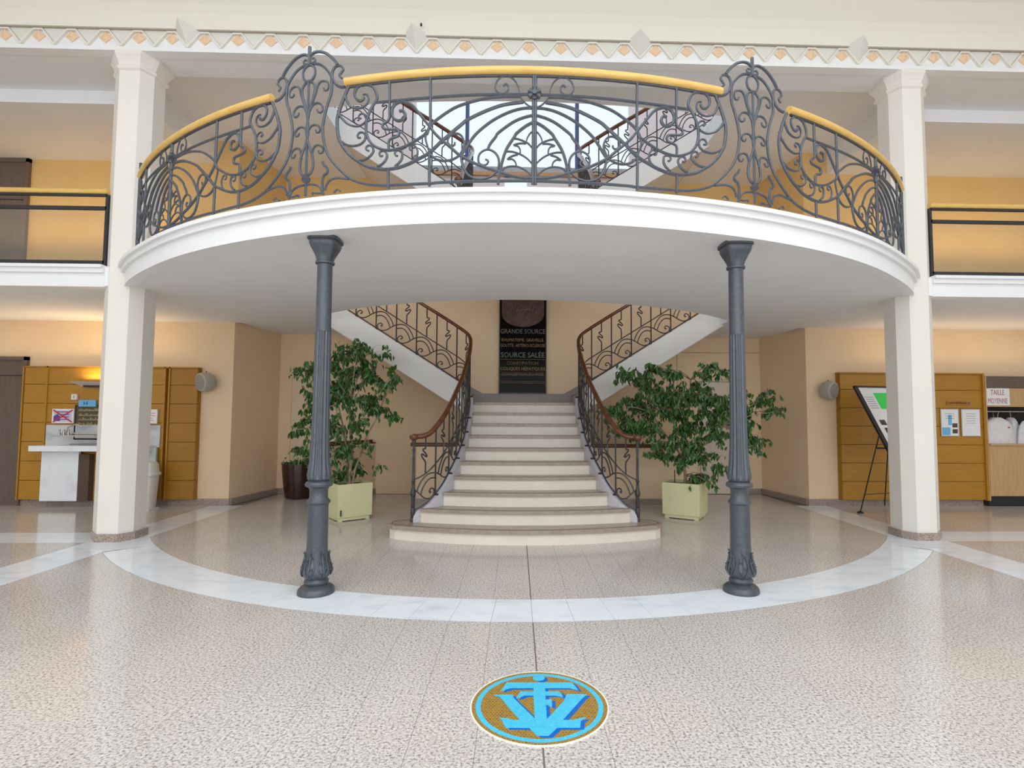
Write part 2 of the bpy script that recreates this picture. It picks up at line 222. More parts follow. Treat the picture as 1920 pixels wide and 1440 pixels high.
# ---------------------------------------------------------------- floor
CY=10.2; RI,RO=5.69,6.165
floor=struct('floor',MB().box(-9.6,9.6,-7,10.6,-.12,-.006),M_grout)
def clip(poly,nx,ny,d):     # keep nx*x+ny*y<=d
    out=[]
    for i in range(len(poly)):
        a=poly[i];b=poly[(i+1)%len(poly)]; da=nx*a[0]+ny*a[1]-d; db=nx*b[0]+ny*b[1]-d
        if da<=0: out.append(a)
        if da*db<0:
            t=da/(da-db); out.append((a[0]+(b[0]-a[0])*t,a[1]+(b[1]-a[1])*t))
    return out
G=.004
def minus_strip_x(polys,x0,x1,cond):
    o=[]
    for p in polys:
        if cond(p):
            for q in (clip(p,1,0,x0-G),clip(p,-1,0,-(x1+G))):
                if len(q)>2: o.append(q)
        else: o.append(p)
    return o
def minus_strip_y(polys,y0,y1,cond):
    o=[]
    for p in polys:
        if cond(p):
            for q in (clip(p,0,1,y0-G),clip(p,0,-1,-(y1+G))):
                if len(q)>2: o.append(q)
        else: o.append(p)
    return o
T=.3055; tiles=[]
for i in range(-31,31):
    for j in range(-30,28):
        x0,y0=i*T,2.45+j*T; g0=.0045 if i in(0,) else .0009; g1=.0045 if i==-1 else .0009
        x1,y1=x0+T-g1,y0+T-.0008; x0+=g0; y0+=.0008
        if x0<-9.5 or x1>9.5 or y0<-1.5 or y1>10.45: continue
        cx,cy=(x0+x1)/2,(y0+y1)/2; P=[[(x0,y0),(x1,y0),(x1,y1),(x0,y1)]]
        dx,dy=cx,cy-CY; d=math.hypot(dx,dy); nx,ny=dx/d,dy/d
        if cy<7.3:
            if RI+.25<d<RO-.25: P=[]
            elif abs(d-RO)<.3 and d>RO-.25:
                P=[clip(p,-nx,-ny,-(RO+G+(nx*0+ny*CY))) for p in P] if d>=(RI+RO)/2 else P
                P=[p for p in P if len(p)>2]
            if P and abs(d-RI)<.3 and d<(RI+RO)/2:
                P=[clip(p,nx,ny,RI-G+ny*CY) for p in P]; P=[p for p in P if len(p)>2]
            elif P and (RI+RO)/2<=d<RO-.25: P=[]
            elif P and RI+.25<d<(RI+RO)/2: P=[]
        for sx in (-1,1):
            P=minus_strip_x(P,min(sx*4.59,sx*5.11),max(sx*4.59,sx*5.11),lambda p:True)
            P=minus_strip_y(P,6.53,7.06,lambda p,sx=sx:sx*sum(q[0] for q in p)/len(p)>5.0)
        for p in P:
            tiles.append((math.hypot(cx,cy)+(3 if cy<2 else 0),p))
tiles.sort(key=lambda t:t[0])
for k,(d,p) in enumerate(tiles[:290]): MB().prism(p,-.006,0).build('tile',M_tile,floor)
mb=MB()
for d,p in tiles[290:]: mb.prism(p,-.006,0)
mb.build('far_tiles',M_tile,floor,kind='stuff')
# marble ring of radial slabs and straight marble bands
a0,a1=math.asin(-4.60/RO),math.asin(4.60/RO); ns=34
for k in range(ns):
    ta=a0+(a1-a0)*k/ns+.0002; tb=a0+(a1-a0)*(k+1)/ns-.0002; pts=[]
    for q in range(5):
        t=ta+(tb-ta)*q/4; pts.append((RO*math.sin(t),CY-RO*math.cos(t)))
    for q in range(5):
        t=tb+(ta-tb)*q/4; pts.append((RI*math.sin(t),CY-RI*math.cos(t)))
    MB().prism(pts,-.006,0).build('marble_slab',M_marble,floor)
for sx in (-1,1):
    ia=math.asin(4.585/RI); P=[(RO*math.sin(a1),CY-RO*math.cos(a1)),(4.585,CY-RO*math.cos(a1)-.0)]+[(RI*math.sin(ia+(a1-ia)*q/6),CY-RI*math.cos(ia+(a1-ia)*q/6)) for q in range(7)]
    P=[(4.585,6.02)]+[p for p in P[2:]]+[(RO*math.sin(a1-.004),CY-RO*math.cos(a1-.004))]
    MB().prism([(sx*x,y) for x,y in P],-.006,0).build('marble_slab',M_marble,floor)
    xa,xb=min(sx*4.59,sx*5.11),max(sx*4.59,sx*5.11); yy=1.0
    while yy<9.1:
        y2=min(yy+.61,9.12); MB().box(xa,xb,yy+.001,y2-.001,-.006,0).build('marble_slab',M_marble,floor); yy+=.61
    for k in range(7):
        x0=sx*(5.115+k*.61); x1=sx*(5.113+(k+1)*.61-.003); MB().box(min(x0,x1),max(x0,x1),6.53,7.06,-.006,0).build('marble_slab',M_marble,floor)
# ---------------------------------------------------------------- mosaic emblem in the floor
em=thing('floor_emblem','round gold and blue mosaic emblem set in the speckled floor','mosaic',(0,2.9,0))
def disc(r0,r1,z,n=64):
    m=MB(); vs=[];fs=[]
    for i in range(n):
        a=2*PI*i/n; c,s_=math.cos(a),math.sin(a)
        vs+=[(r1*c,r1*s_,z),(r0*c,r0*s_,z),(r1*c,r1*s_,-.004),(r0*c,r0*s_,-.004)]
    for i in range(n):
        j=(i+1)%n; fs+=[(4*i,4*j,4*j+1,4*i+1),(4*i,4*i+2,4*j+2,4*j),(4*i+1,4*j+1,4*j+3,4*i+3)]
    m.add(vs,fs); return m
disc(.350,.359,.0045).build('brass_rim',mat('pale rim',(.86,.84,.76),.3,0),em)
disc(.001,.350,.0035).build('gold_ground',M_gold,em)
disc(.304,.330,.0042).build('cyan_ring',M_cyan,em)
def blob(shift,z,n,m):
    q=MB()
    for k,p in enumerate(EMBLEM):
        q.prism([((x+shift[0]),(y-2.9+shift[1])) for x,y in p],.001,z+k*.00004)
    q.build(n,m,em)
blob((0,0),.0052,'cyan_monogram',M_cyan); blob((.018,-.015),.0044,'blue_shadow',M_blue)
# ---------------------------------------------------------------- walls
WH=6.9
for sx,nm in ((-1,'left'),(1,'right')):
    X=lambda a:sx*a
    m=MB()
    def bx(a,b,y0,y1,z0,z1): m.box(min(sx*a,sx*b),max(sx*a,sx*b),y0,y1,z0,z1)
    bx(5.34,9.6 if sx<0 else 7.86,9.15,9.3,0,3.05)
    if sx>0: bx(7.86,9.6,9.15,9.3,2.2,3.05)
    w_=struct('wall_'+nm,m,M_tan)
    m=MB(); bx(5.34,9.6,9.10,9.3,3.05,5.9); struct('wall_upper_'+nm,m,M_ochre)
    m=MB(); m.prism([(sx*5.34,9.15),(sx*4.85,9.15),(sx*4.64,10.45),(sx*4.64,10.6),(sx*5.34,10.6)],0,3.05); struct('wall_pier_'+nm,m,M_tan)
    m=MB(); m.prism([(sx*5.34,9.10),(sx*4.85,9.10),(sx*4.64,10.45),(sx*4.64,10.6),(sx*5.34,10.6)],3.05,6.2); struct('wall_pier_upper_'+nm,m,M_ochre)
    m=MB(); bx(9.55,9.7,-7,9.3,0,7); struct('wall_hall_'+nm,m,M_pillar)
# back wall with the tall window of the upper landing
m=MB(); m.box(-4.7,4.7,10.45,10.6,0,3.2); m.box(-3.35,3.35,10.45,10.6,3.2,4.6); struct('wall_back',m,M_tan)
m=MB(); m.box(-4.7,-2.6,10.45,10.6,4.6,6.12); m.box(2.6,4.7,10.45,10.6,4.6,6.12); m.box(-4.7,-3.35,10.45,10.6,3.2,4.6); m.box(3.35,4.7,10.45,10.6,3.2,4.6); struct('wall_back_upper',m,M_ochre)
m=MB(); m.box(-2.6,-.42,10.45,10.6,4.6,6.2); m.box(.08,2.6,10.45,10.6,4.6,6.2); m.box(-.42,.08,10.45,10.6,4.6,5.75)
m.box(-4.7,-2.165,10.45,10.6,6.2,8.6); m.box(2.10,4.7,10.45,10.6,6.2,8.6); m.box(-2.6,-2.165,10.45,10.6,6.1,6.2)
struct('wall_back_top',m,M_pink)
for sx,nm in ((-1,'left'),(1,'right')):
    m=MB(); m.box(min(sx*4.7,sx*4.85),max(sx*4.7,sx*4.85),7.0,10.6,6.43,8.6); struct('wall_stairwell_'+nm,m,M_pink)
wd=struct('window_1',MB().box(-2.165,2.10,10.47,10.52,6.2,6.24),M_mull)
for x in (-1.137,1.045): MB().box(x-.035,x+.035,10.44,10.54,6.2,8.6).build('mullion',M_mull,wd)
for a,b_ in ((-2.165,-1.17),(-1.10,1.01),(1.08,2.10)): MB().box(a,b_,10.49,10.496,6.24,8.6).build('pane',M_pane,wd)
wd=struct('window_2',MB().box(-.42,.08,10.47,10.53,5.75,5.79).box(-.42,-.39,10.47,10.53,5.75,6.2).box(.05,.08,10.47,10.53,5.75,6.2),M_plast)
MB().box(-.39,.05,10.49,10.496,5.79,6.2).build('pane',M_pane,wd)
tag(MB().box(-2.3,2.3,10.36,10.42,6.19,6.26).box(-2.3,-2.24,10.40,10.46,6.1,6.2).box(2.24,2.3,10.40,10.46,6.1,6.2).build('window_rail',mat('orange brown wood',(.50,.26,.11),.4)),'pale wooden rail running below the tall landing window','rail')
# stairwell and gallery floor slabs
def arc_front(off,yside,part=None):
    R=6.0+off; pts=[]; 
    for k in range(61):
        t=-.93+1.86*k/60; f=max(0,min(1,(abs(t)-.70)/.23)); r=R+.05*f*f*(3-2*f)
        pts.append((r*math.sin(t),CY-r*math.cos(t)))
    pts=[p for p in pts if p[1]<yside+(.02 if part is None else .12)]
    if part==0: return pts
    if part==-1: return [(-9.55,yside),(-5.1,yside)]
    if part==1: return [(5.1,yside),(9.55,yside)]
    return [(-9.55,yside)]+[(pts[0][0],yside)]+pts+[(pts[-1][0],yside)]+[(9.55,yside)]
def slab_with_hole(outer,inner,z0,z1):
    bm=bmesh.new(); ed=[]
    for loop in (outer,inner):
        vs=[bm.verts.new((x,y,z0)) for x,y in loop]
        for i in range(len(vs)): ed.append(bm.edges.new((vs[i],vs[(i+1)%len(vs)])))
    g=bmesh.ops.triangle_fill(bm,use_beauty=True,use_dissolve=False,edges=ed)
    fs=[f for f in g['geom'] if isinstance(f,bmesh.types.BMFace)]
    ex=bmesh.ops.extrude_face_region(bm,geom=fs)
    for v in ex['geom']:
        if isinstance(v,bmesh.types.BMVert): v.co.z=z1
    bmesh.ops.recalc_face_normals(bm,faces=bm.faces); me=bpy.data.meshes.new('slab'); bm.to_mesh(me); bm.free(); return me
def well(R,cy,xm,yb):
    pts=[]; tm=math.asin(xm/R)
    for k in range(25):
        t=-tm+2*tm*k/24; pts.append((R*math.sin(t),cy-R*math.cos(t)))
    return pts+[(xm,yb),(-xm,yb)]
outer=arc_front(0,6.6)+[(9.55,9.2),(4.75,9.2),(4.75,10.5),(-4.75,10.5),(-4.75,9.2),(-9.55,9.2)]
me=slab_with_hole(outer,well(4.5,11.62,3.28,10.49),3.03,3.262); me.materials.append(M_soffit)
slab=link('ceiling_lower',me,None,kind='structure')
# front edge mouldings of the slab
def band(name,offs,z0,z1,depth,m_):
    M=MB()
    for part in (-1,0,1):
        f=arc_front(offs,6.6-offs,part); vs=[];fs=[]; n=len(f)
        for x,y in f:
            d=math.hypot(x,y-CY); bx_,by_=(x,y+depth) if part else (x-x/d*depth,y-(y-CY)/d*depth)
            vs+=[(x,y,z0),(x,y,z1),(bx_,by_,z1),(bx_,by_,z0)]
        for i in range(n-1):
            a=4*i;c=a+4; fs+=[(a,c,c+1,a+1),(a+1,c+1,c+2,a+2),(a+3,c+3,c,a),(a+2,c+2,c+3,a+3)]
        fs+=[(0,1,2,3),(4*n-1,4*n-2,4*n-3,4*n-4)]; M.add(vs,fs)
    return M.build(name,m_,None,kind='structure')
band('trim_1',.005,3.02,3.185,.12,M_white); band('trim_2',.04,3.185,3.24,.16,M_white); band('trim_3',.075,3.24,3.277,.30,M_white)
struct('floor_upper',MB().box(-9.5,-4.9,6.75,9.1,3.262,3.28).box(4.9,9.5,6.75,9.1,3.262,3.28),M_tile)
# upper ceilings
outer=[(-5.30,7.0),(5.30,7.0),(5.30,10.5),(-5.30,10.5)]
me=slab_with_hole(outer,well(17,24.74,3.08,10.49),6.12,6.42); me.materials.append(M_soffit); link('ceiling_middle',me,None,kind='structure')
m=MB()
for sx in (-1,1):
    m.box(min(sx*5.28,sx*9.6),max(sx*5.28,sx*9.6),7.38,9.3,5.74,6.2)
    m.box(min(sx*5.28,sx*9.6),max(sx*5.28,sx*9.6),6.6,7.38,5.925,6.2)
m.box(-5.28,5.28,6.6,7.02,5.925,6.2)
struct('ceiling_gallery',m,M_soffit)
# hall wall above the frieze, cove and ceiling with the roof light
FY=6.55
m=MB(); prof=[(6.47,6.375),(6.42,6.47),(6.27,6.64),(5.9,6.86),(5.2,7.0),(4.6,7.02)]
prof2=[(y+.02,z+.2) for y,z in prof]
m.prism_x(prof+prof2[::-1],-9.6,9.6); m.box(-9.6,9.6,6.62,6.8,6.2,6.8); struct('ceiling_cove',m,M_cream)
m=MB(); m.box(-9.6,-6.7,-7,4.6,7.02,7.2); m.box(6.7,9.6,-7,4.6,7.02,7.2); m.box(-6.7,6.7,-7,-4.8,7.02,7.2); m.box(-6.7,6.7,3.6,4.6,7.02,7.2); struct('ceiling',m,M_white)
m=MB(); m.box(-9.6,9.6,-7.15,-7,0,.5); m.box(-9.6,9.6,-7.15,-7,6.4,7.1)
for x in (-9,-4.5,0,4.5,9): m.box(x-.15,x+.15,-7.15,-7,.5,6.4)
struct('wall_front',m,M_pillar)
# skirtings
def sk(name,poly_pts,h,th=.02,z=0):
    m=MB()
    for (a,b_) in zip(poly_pts,poly_pts[1:]):
        d=Vector((b_[0]-a[0],b_[1]-a[1])).normalized(); n=Vector((d.y,-d.x))*th; e=d*0
        m.prism([(a[0],a[1]),(b_[0],b_[1]),(b_[0]+n.x,b_[1]+n.y),(a[0]+n.x,a[1]+n.y)],z,z+h)
    return m.build(name,M_skirt,None,kind='structure')
sk('baseboard_left',[(-8.16,9.15),(-5.34,9.15),(-4.83,9.15),(-4.625,10.45),(-2.9,10.45)],.105,.025)
sk('baseboard_right',[(4.1,10.45),(4.625,10.45),(4.83,9.15),(5.34,9.15),(7.86,9.15)],.105,.025)
# ---------------------------------------------------------------- frieze
fr=struct('trim_4',MB().box(-9.6,9.6,6.56,6.63,5.95,6.21),M_white)
MB().box(-9.6,9.6,6.50,6.64,5.915,5.962).build('lower_fillet',M_white,fr)
MB().prism_x([(6.63,6.206),(6.50,6.206),(6.49,6.28),(6.46,6.38),(6.63,6.40)],-9.6,9.6).build('cornice',M_cream,fr)
zv,zp=5.985,6.172
def tri_mesh():
    return MB().prism_y([(-.175,zp+.026),(.175,zp+.026),(.012,zv+.040),(0,zv+.034),(-.012,zv+.040)],6.540,6.565).mesh('v_panel',M_cream2)
def zig(th,y0,y1,name):
    h=th; return MB().prism_y([(0,zv),(.15,zp),(.25,zp),(.40,zv),(.40,zv+h*1.5),(.255,zp+h),(.145,zp+h),(0,zv+h*1.5)],y0,y1).mesh(name,M_cream)
gv=MB().prism_y([(0,zv+.026),(.148,zp+.016),(.252,zp+.016),(.40,zv+.026),(.40,zv+.036),(.255,zp+.026),(.145,zp+.026),(0,zv+.036)],6.532,6.565).mesh('groove',M_line)
MB().box(-9.6,9.6,6.51,6.63,6.196,6.206).build('shadow_line',M_line,fr)  # brown strip paints the shadow line below the cornice
tm=tri_mesh(); z1=zig(.020,6.525,6.565,'zigzag_moulding'); 
dm=MB(); dm.add([(0,6.535,6.170),(.078,6.548,6.105),(0,6.548,6.04),(-.078,6.548,6.105),(0,6.525,6.107),(0,6.565,6.170),(.078,6.565,6.105),(0,6.565,6.04),(-.078,6.565,6.105)],
  [(0,4,1),(1,4,2),(2,4,3),(3,4,0),(0,1,6,5),(1,2,7,6),(2,3,8,7),(3,0,5,8)]); dm=dm.mesh('diamond_tile',M_orange)
for k in range(-19,20):
    x=k*.4; link('groove',gv,fr,(x-.2,0,0))
    link('v_panel',tm,fr,(x+.2,0,0)); link('zigzag_moulding',z1,fr,(x-.2,0,0)); link('diamond_tile',dm,fr,(x,0,0))
py=MB(); py.add([(-.165,6.54,6.215),(.165,6.54,6.215),(0,6.54,5.99),(-.03,6.36,6.255),(0,6.56,6.27)],[(0,2,3),(2,1,3),(0,3,4),(3,1,4),(0,4,1,2)])
py=py.mesh('pyramid_boss',M_cream2)
for k in range(-3,4): link('pyramid_boss',py,fr,((k-.5)*2.8,0,0))
MB().lathe([(.012,0),(.014,.02),(.008,.035)],n=8).build('sensor',M_blackm,fr,loc=(-1.33,6.43,6.27))
# ---------------------------------------------------------------- square pillars with chamfered corners
def pill(sx,g):
    P=[(-5.20,6.74),(-5.02,6.56),(-4.775,6.56),(-4.69,6.70),(-4.70,6.93),(-5.20,6.93)]
    c=(-4.945,6.75)
    return [(-sx*(c[0]+(x-c[0])*(1+g/.25)),c[1]+(y-c[1])*(1+g/.19)) for x,y in P]
for sx,nm in ((-1,'left'),(1,'right')):
    t=thing('pillar','off white chamfered hall pillar at the %s of the balcony'%nm,'pillar',group=None)
    MB().prism(pill(sx,0),0,5.9).build('shaft',M_pillar,t)
    MB().prism(pill(sx,.022),0,.092).build('plinth',M_skirt,t)
    cp=MB()
    lv=[(5.70,.0),(5.72,.025),(5.745,.03),(5.77,.012),(5.80,.02),(5.85,.045),(5.88,.065),(5.925,.065)]
    vs=[];fs=[]
    for z,g in lv: vs+=[(x,y,z) for x,y in pill(sx,g)]
    for k in range(len(lv)-1):
        for i in range(6):
            j=(i+1)%6; q=(k*6+i,k*6+j,k*6+6+j,k*6+6+i); fs.append(q if sx<0 else q[::-1])
    cp.add(vs,fs+[tuple(range(6)),tuple(range(len(vs)-6,len(vs)))]); cp.build('capital',M_pillar,t)
# ---------------------------------------------------------------- cast iron columns
KC=.004578
prof=[(0,.150),(3,.151),(8,.146),(12,.128),(14,.092),(16,.084),(19,.098),(22,.100),(25,.092),(27,.086),(29,.094),(33,.110),(38,.119),(42,.118),(50,.108),(58,.096),(66,.090),(76,.086),(84,.085)]
shaft=[(84,.085),(159,.0815),(162,.083),(164,.096),(167,.097),(170,.084),(173,.075),(188,.075),(192,.084),(195,.110),(199,.113),(202,.104),(205,.084)]
flut=[(205,.084),(208,.096),(214,.101),(222,.097),(235,.088),(250,.082),(270,.077),(300,.073),(340,.071),(400,.069),(460,.067),(480,.0665),(484,.066)]
top=[(484,.064),(560,.063),(612,.063)]
def col(sx,nm,x,y):
    t=thing('iron_column','blue grey cast iron column under the balcony on the %s'%nm,'column',(x,y,0))
    def pr(L): return [(r,z*KC) for z,r in L]
    leafy=lambda a,z:1+.045*math.sin(8*a+z*40)*math.sin(a*3+z*55)
    MB().lathe(pr(prof[:10]),n=32).build('base',M_iron,t,smooth=True)
    MB().lathe(pr(prof[9:]),n=64,rf=leafy).build('acanthus_bulb',M_iron,t,smooth=True)
    lf=MB()
    for k in range(6):
        a=k*PI/3+.3; ca,sa=math.cos(a),math.sin(a)
        for s2 in (-1,0,1):
            pts=[]
            for q in range(9):
                u=q/8; z=(.145+u*(.19 if s2==0 else .15)); r=interp([(z_*KC,r_) for z_,r_ in prof],z)+.004+.002
                aa=a+s2*(.10+.30*math.sin(u*2.6)); pts.append((r*math.cos(aa),r*math.sin(aa),z))
            if s2==0: pts+=[(pts[-1][0]+ca*.007,pts[-1][1]+sa*.007,pts[-1][2]+.006),(pts[-1][0]+ca*.013,pts[-1][1]+sa*.013,pts[-1][2]-.002)]
            lf.tube(pts,.006,5,.009 if s2==0 else .005)
        for q in range(4):
            z=.165+q*.045; r=interp([(z_*KC,r_) for z_,r_ in prof],z)+.003; aa=a+(.18 if q%2 else -.16)
            lf.tube([(r*math.cos(aa-.10),r*math.sin(aa-.10),z),((r+.008)*math.cos(aa),(r+.008)*math.sin(aa),z+.014),(r*math.cos(aa+.10),r*math.sin(aa+.10),z-.004)],.0055,5)
    lf.build('acanthus_leaves',M_iron,t,smooth=True)
    MB().lathe(pr(shaft),n=32).build('shaft',M_iron,t,smooth=True)
    def rf(a,z): 
        f=min(1,max(0,(z-.955)/.03)); return 1-.12*f*(abs(math.cos(7*a+.2))**2.2)
    MB().lathe(pr(flut),n=128,rf=rf).build('fluted_shaft',M_iron,t,smooth=True)
    MB().lathe(pr(top),n=32).build('upper_shaft',M_iron,t,smooth=True)
    def sq(a,z):
        k=min(1,max(0,(z-2.83)/.06)); s_=1/max(abs(math.cos(a)),abs(math.sin(a))); s_=min(s_,1.30)
        notch=1-.10*(abs(math.cos(4*a)))**8*0
        return 1+(s_-1)*.75*k*notch
    MB().lathe([(.063,2.80),(.079,2.805),(.081,2.822),(.070,2.828),(.074,2.86),(.086,2.90),(.104,2.935),(.116,2.965),(.119,2.99),(.117,3.0),(.132,3.005),(.132,3.032)],n=48,rf=sq).build('capital',M_iron,t,smooth=True)
    return t
col(-1,'left',-1.806,4.71); col(1,'right',1.81,4.69)
# ---------------------------------------------------------------- balcony railing
RR=5.97
rl=thing('balcony_railing','wrought iron scroll railing with yellow wooden handrail round the balcony','railing',(0,CY,0))
def bend(p): return (RR*math.sin(p[0]/RR),-RR*math.cos(p[0]/RR),p[1])
cache={}
def piece(n,r,pts,th,mir,lo=None,hi=None,key=None):
    pp=spline(pts,4) if len(pts)>2 else [tuple(pts[0]),tuple((a+b)/2 for a,b in zip(*pts)),tuple(pts[1])]
    if hi is not None: pp=[q for q in pp if q[0]<=hi]
    if len(pp)<2: return
    kk=(key,hi)
    if kk not in cache:
        cache[kk]=MB().tube([bend(q) for q in pp],r,6,(r*.75 if n in('curl','scroll','leaf_scroll') else None)).mesh(n,M_iron,True)
    o=link(n,cache[kk],rl,rz=th/RR)
    if mir: o.scale=(-1,1,1)
    return o
S=1.965
for c,halves in ((0,((0,None),(1,None))),(-2*S,((0,None),(1,1.36))),(2*S,((1,None),(0,1.36)))):
    for mir,hi in halves:
        for i,(n,r,pts) in enumerate(HALF): piece(n,r,pts,c,mir,hi=hi,key=('H',i))
    # six petal flower boss
    fm=MB(); f0=(c,4.092)
    for k in range(6):
        a=k*PI/3+PI/6; fm.tube([bend((c*0+.012*math.cos(a),4.092+.012*math.sin(a))),bend((.052*math.cos(a),4.092+.052*math.sin(a)))],.017,8,.024,1.0)
    fm.lathe([(.001,0)],n=3) if False else None
    fm.tube([(0,-RR-.035,4.092),(0,-RR+.01,4.092)],.020,10)
    fm.build('flower_boss',M_iron,rl,True,rz=c/RR)
for c in (-S,S):
    for mir in (0,1):
        for i,(n,r,pts) in enumerate(POST):
            if n in('central_bar','finial') and mir: continue
            piece(n,r,[(0 if n in('central_bar','finial') else a,b) for a,b in pts],c,mir,key=('P',i))
    MB().tube([bend((.064*math.cos(t*PI/10),4.424+.072*math.sin(t*PI/10))) for t in range(21)],.011,6).build('ring',M_iron,rl,True,rz=c/RR)
    d=MB(); cx_,cz=0,3.49; y=-RR
    d.add([(0,y,cz+.048),(.05,y,cz),(0,y-.05,cz),(-.05,y,cz),(0,y+.05,cz),(0,y,cz-.048)],[(0,2,1),(0,3,2),(0,4,3),(0,1,4),(5,1,2),(5,2,3),(5,3,4),(5,4,1)]); d.build('diamond_boss',M_iron,rl,rz=c/RR)
    sp=MB(); sp.add([(0,y,4.66),(.02,y,4.62),(0,y-.015,4.62),(-.02,y,4.62),(0,y+.015,4.62),(.012,y,4.52),(0,y-.01,4.52),(-.012,y,4.52),(0,y+.01,4.52)],
      [(0,2,1),(0,3,2),(0,4,3),(0,1,4),(1,2,6,5),(2,3,7,6),(3,4,8,7),(4,1,5,8)]); sp.build('spear_tip',M_iron,rl,rz=c/RR)
def railtube(s0,s1,n=40):
    M_=MB(); M_.tube([bend((s0+(s1-s0)*k/n,4.283)) for k in range(n+1)],.036,12); return M_
for a,b_ in ((-1.60,1.63),(-5.2,-2.36),(2.39,5.2)):
    railtube(a,b_).build('handrail',M_rail,rl,True)
    f=MB(); f.tube([bend((a+.02+(b_-a-.04)*k/40,4.240)) for k in range(41)],.013,4); f.build('handrail_bar',M_dark,rl,True)
for s_ in (-5.22,5.22):
    MB().tube([bend((s_,3.27)),bend((s_,4.45))],.016,4).build('end_post',M_iron,rl)
    MB().tube([bend((s_*.975,3.27)),bend((s_*.975,4.2))],.013,4).build('baluster',M_iron,rl)
# ---------------------------------------------------------------- side gallery railings with glass
for sx,nm in ((-1,'left'),(1,'right')):
    t=thing('gallery_railing','black framed glass railing with wooden handrail on the %s gallery'%nm,'railing',(sx*7.2,6.68,3.277))
    def B(n,a,b_,y0,y1,z0,z1,m_): return MB().box(min(sx*a,sx*b_)-sx*7.2,max(sx*a,sx*b_)-sx*7.2,y0,y1,z0,z1).build(n,m_,t)
    MB().tube([(-sx*2.03,0,.945),(sx*2.3,0,.945)],.035,12).build('handrail',M_rail,t,True)
    B('top_bar',5.17,9.5,-.02,.02,.885,.91,M_blackm)
    B('middle_bar',5.17,9.5,-.02,.02,.715,.755,M_blackm)
    B('bottom_bar',5.17,9.5,-.02,.02,.045,.08,M_blackm)
    B('post',5.15,5.185,-.02,.02,0,.90,M_blackm); B('post',7.30,7.335,-.02,.02,0,.90,M_blackm)
    B('glass_pane',5.19,7.295,-.004,.004,.08,.715,M_bal); B('glass_pane',7.34,9.5,-.004,.004,.08,.715,M_bal)
# ---------------------------------------------------------------- staircases
PATH=[(1.41,6.87),(1.25,6.92),(1.12,7.03),(1.03,7.2),(.965,7.45),(.915,7.75),(.885,8.05),(.87,8.35),(.868,8.65),(.9,8.82),(1.0,8.93),(1.15,8.95),(3.75,8.95)]
def use_path(P_):
    global raw,LS,LMAX
    raw=spline(P_[:12],8)+[(1.15+.05*k,8.95) for k in range(1,53)]
    LS=[0]
    for a,b_ in zip(raw,raw[1:]): LS.append(LS[-1]+math.hypot(b_[0]-a[0],b_[1]-a[1]))
    LMAX=LS[-1]
PATH2=[(.885,6.78),(.885,6.95),(.885,7.1),(.885,7.25),(.88,7.5),(.875,7.75),(.87,8.05),(.868,8.35),(.868,8.65),(.9,8.82),(1.0,8.93),(1.15,8.95)]
use_path(PATH)
def PL(L):
    if L<=0: return raw[0]
    lo,hi=0,len(LS)-1
    while hi-lo>1:
        m_=(lo+hi)//2
        if LS[m_]<=L: lo=m_
        else: hi=m_
    t=(L-LS[lo])/(LS[hi]-LS[lo]); t=min(t,1); return tuple(a+(b_-a)*t for a,b_ in zip(raw[lo],raw[hi]))
def NL(L):      # unit normal pointing to the outside of the flight
    a=PL(max(0,L-.03)); b_=PL(L+.03); d=Vector((b_[0]-a[0],b_[1]-a[1])); d.normalize(); return Vector((d.y,-d.x))
ZB=[(0,.31),(.07,.34),(.14,.375),(.22,.44),(.29,.505),(.39,.59),(.52,.70),(.6,.765),(.91,.95),(1.33,1.185),(1.56,1.36),(1.80,1.53),(2.0,1.70),(2.2,1.90),(2.41,2.07),(4.19,3.19),(6,4.33)]
ZH=[(0,1.225),(.1,1.23),(.17,1.25),(.23,1.29),(.37,1.425),(.55,1.60),(.81,1.805),(1.18,2.05),(1.48,2.27),(1.8,2.46),(2.0,2.63),(2.21,2.81),(2.37,2.92),(2.52,3.02),(2.78,3.185),(3.07,3.36),(4.2,4.07),(6,5.2)]
SC=1.0
RISE=.171; TR=.29; Y0=6.31
HWL=HW=[1.69,1.24,1.07,.98,.923,.874,.845,.83,.829,.835]
SG=[.36,.17,.125,.10,.08,.06,.04,.025,.015,.0]
LEND=4.30
def front(k,off=0,n=14,w=None,HW=HWL):
    w=w or HW[k]; return [(-w+2*w*i/n,Y0+TR*k+off+SG[k]*((-w+2*w*i/n)/HW[k])**2) for i in range(n+1)]
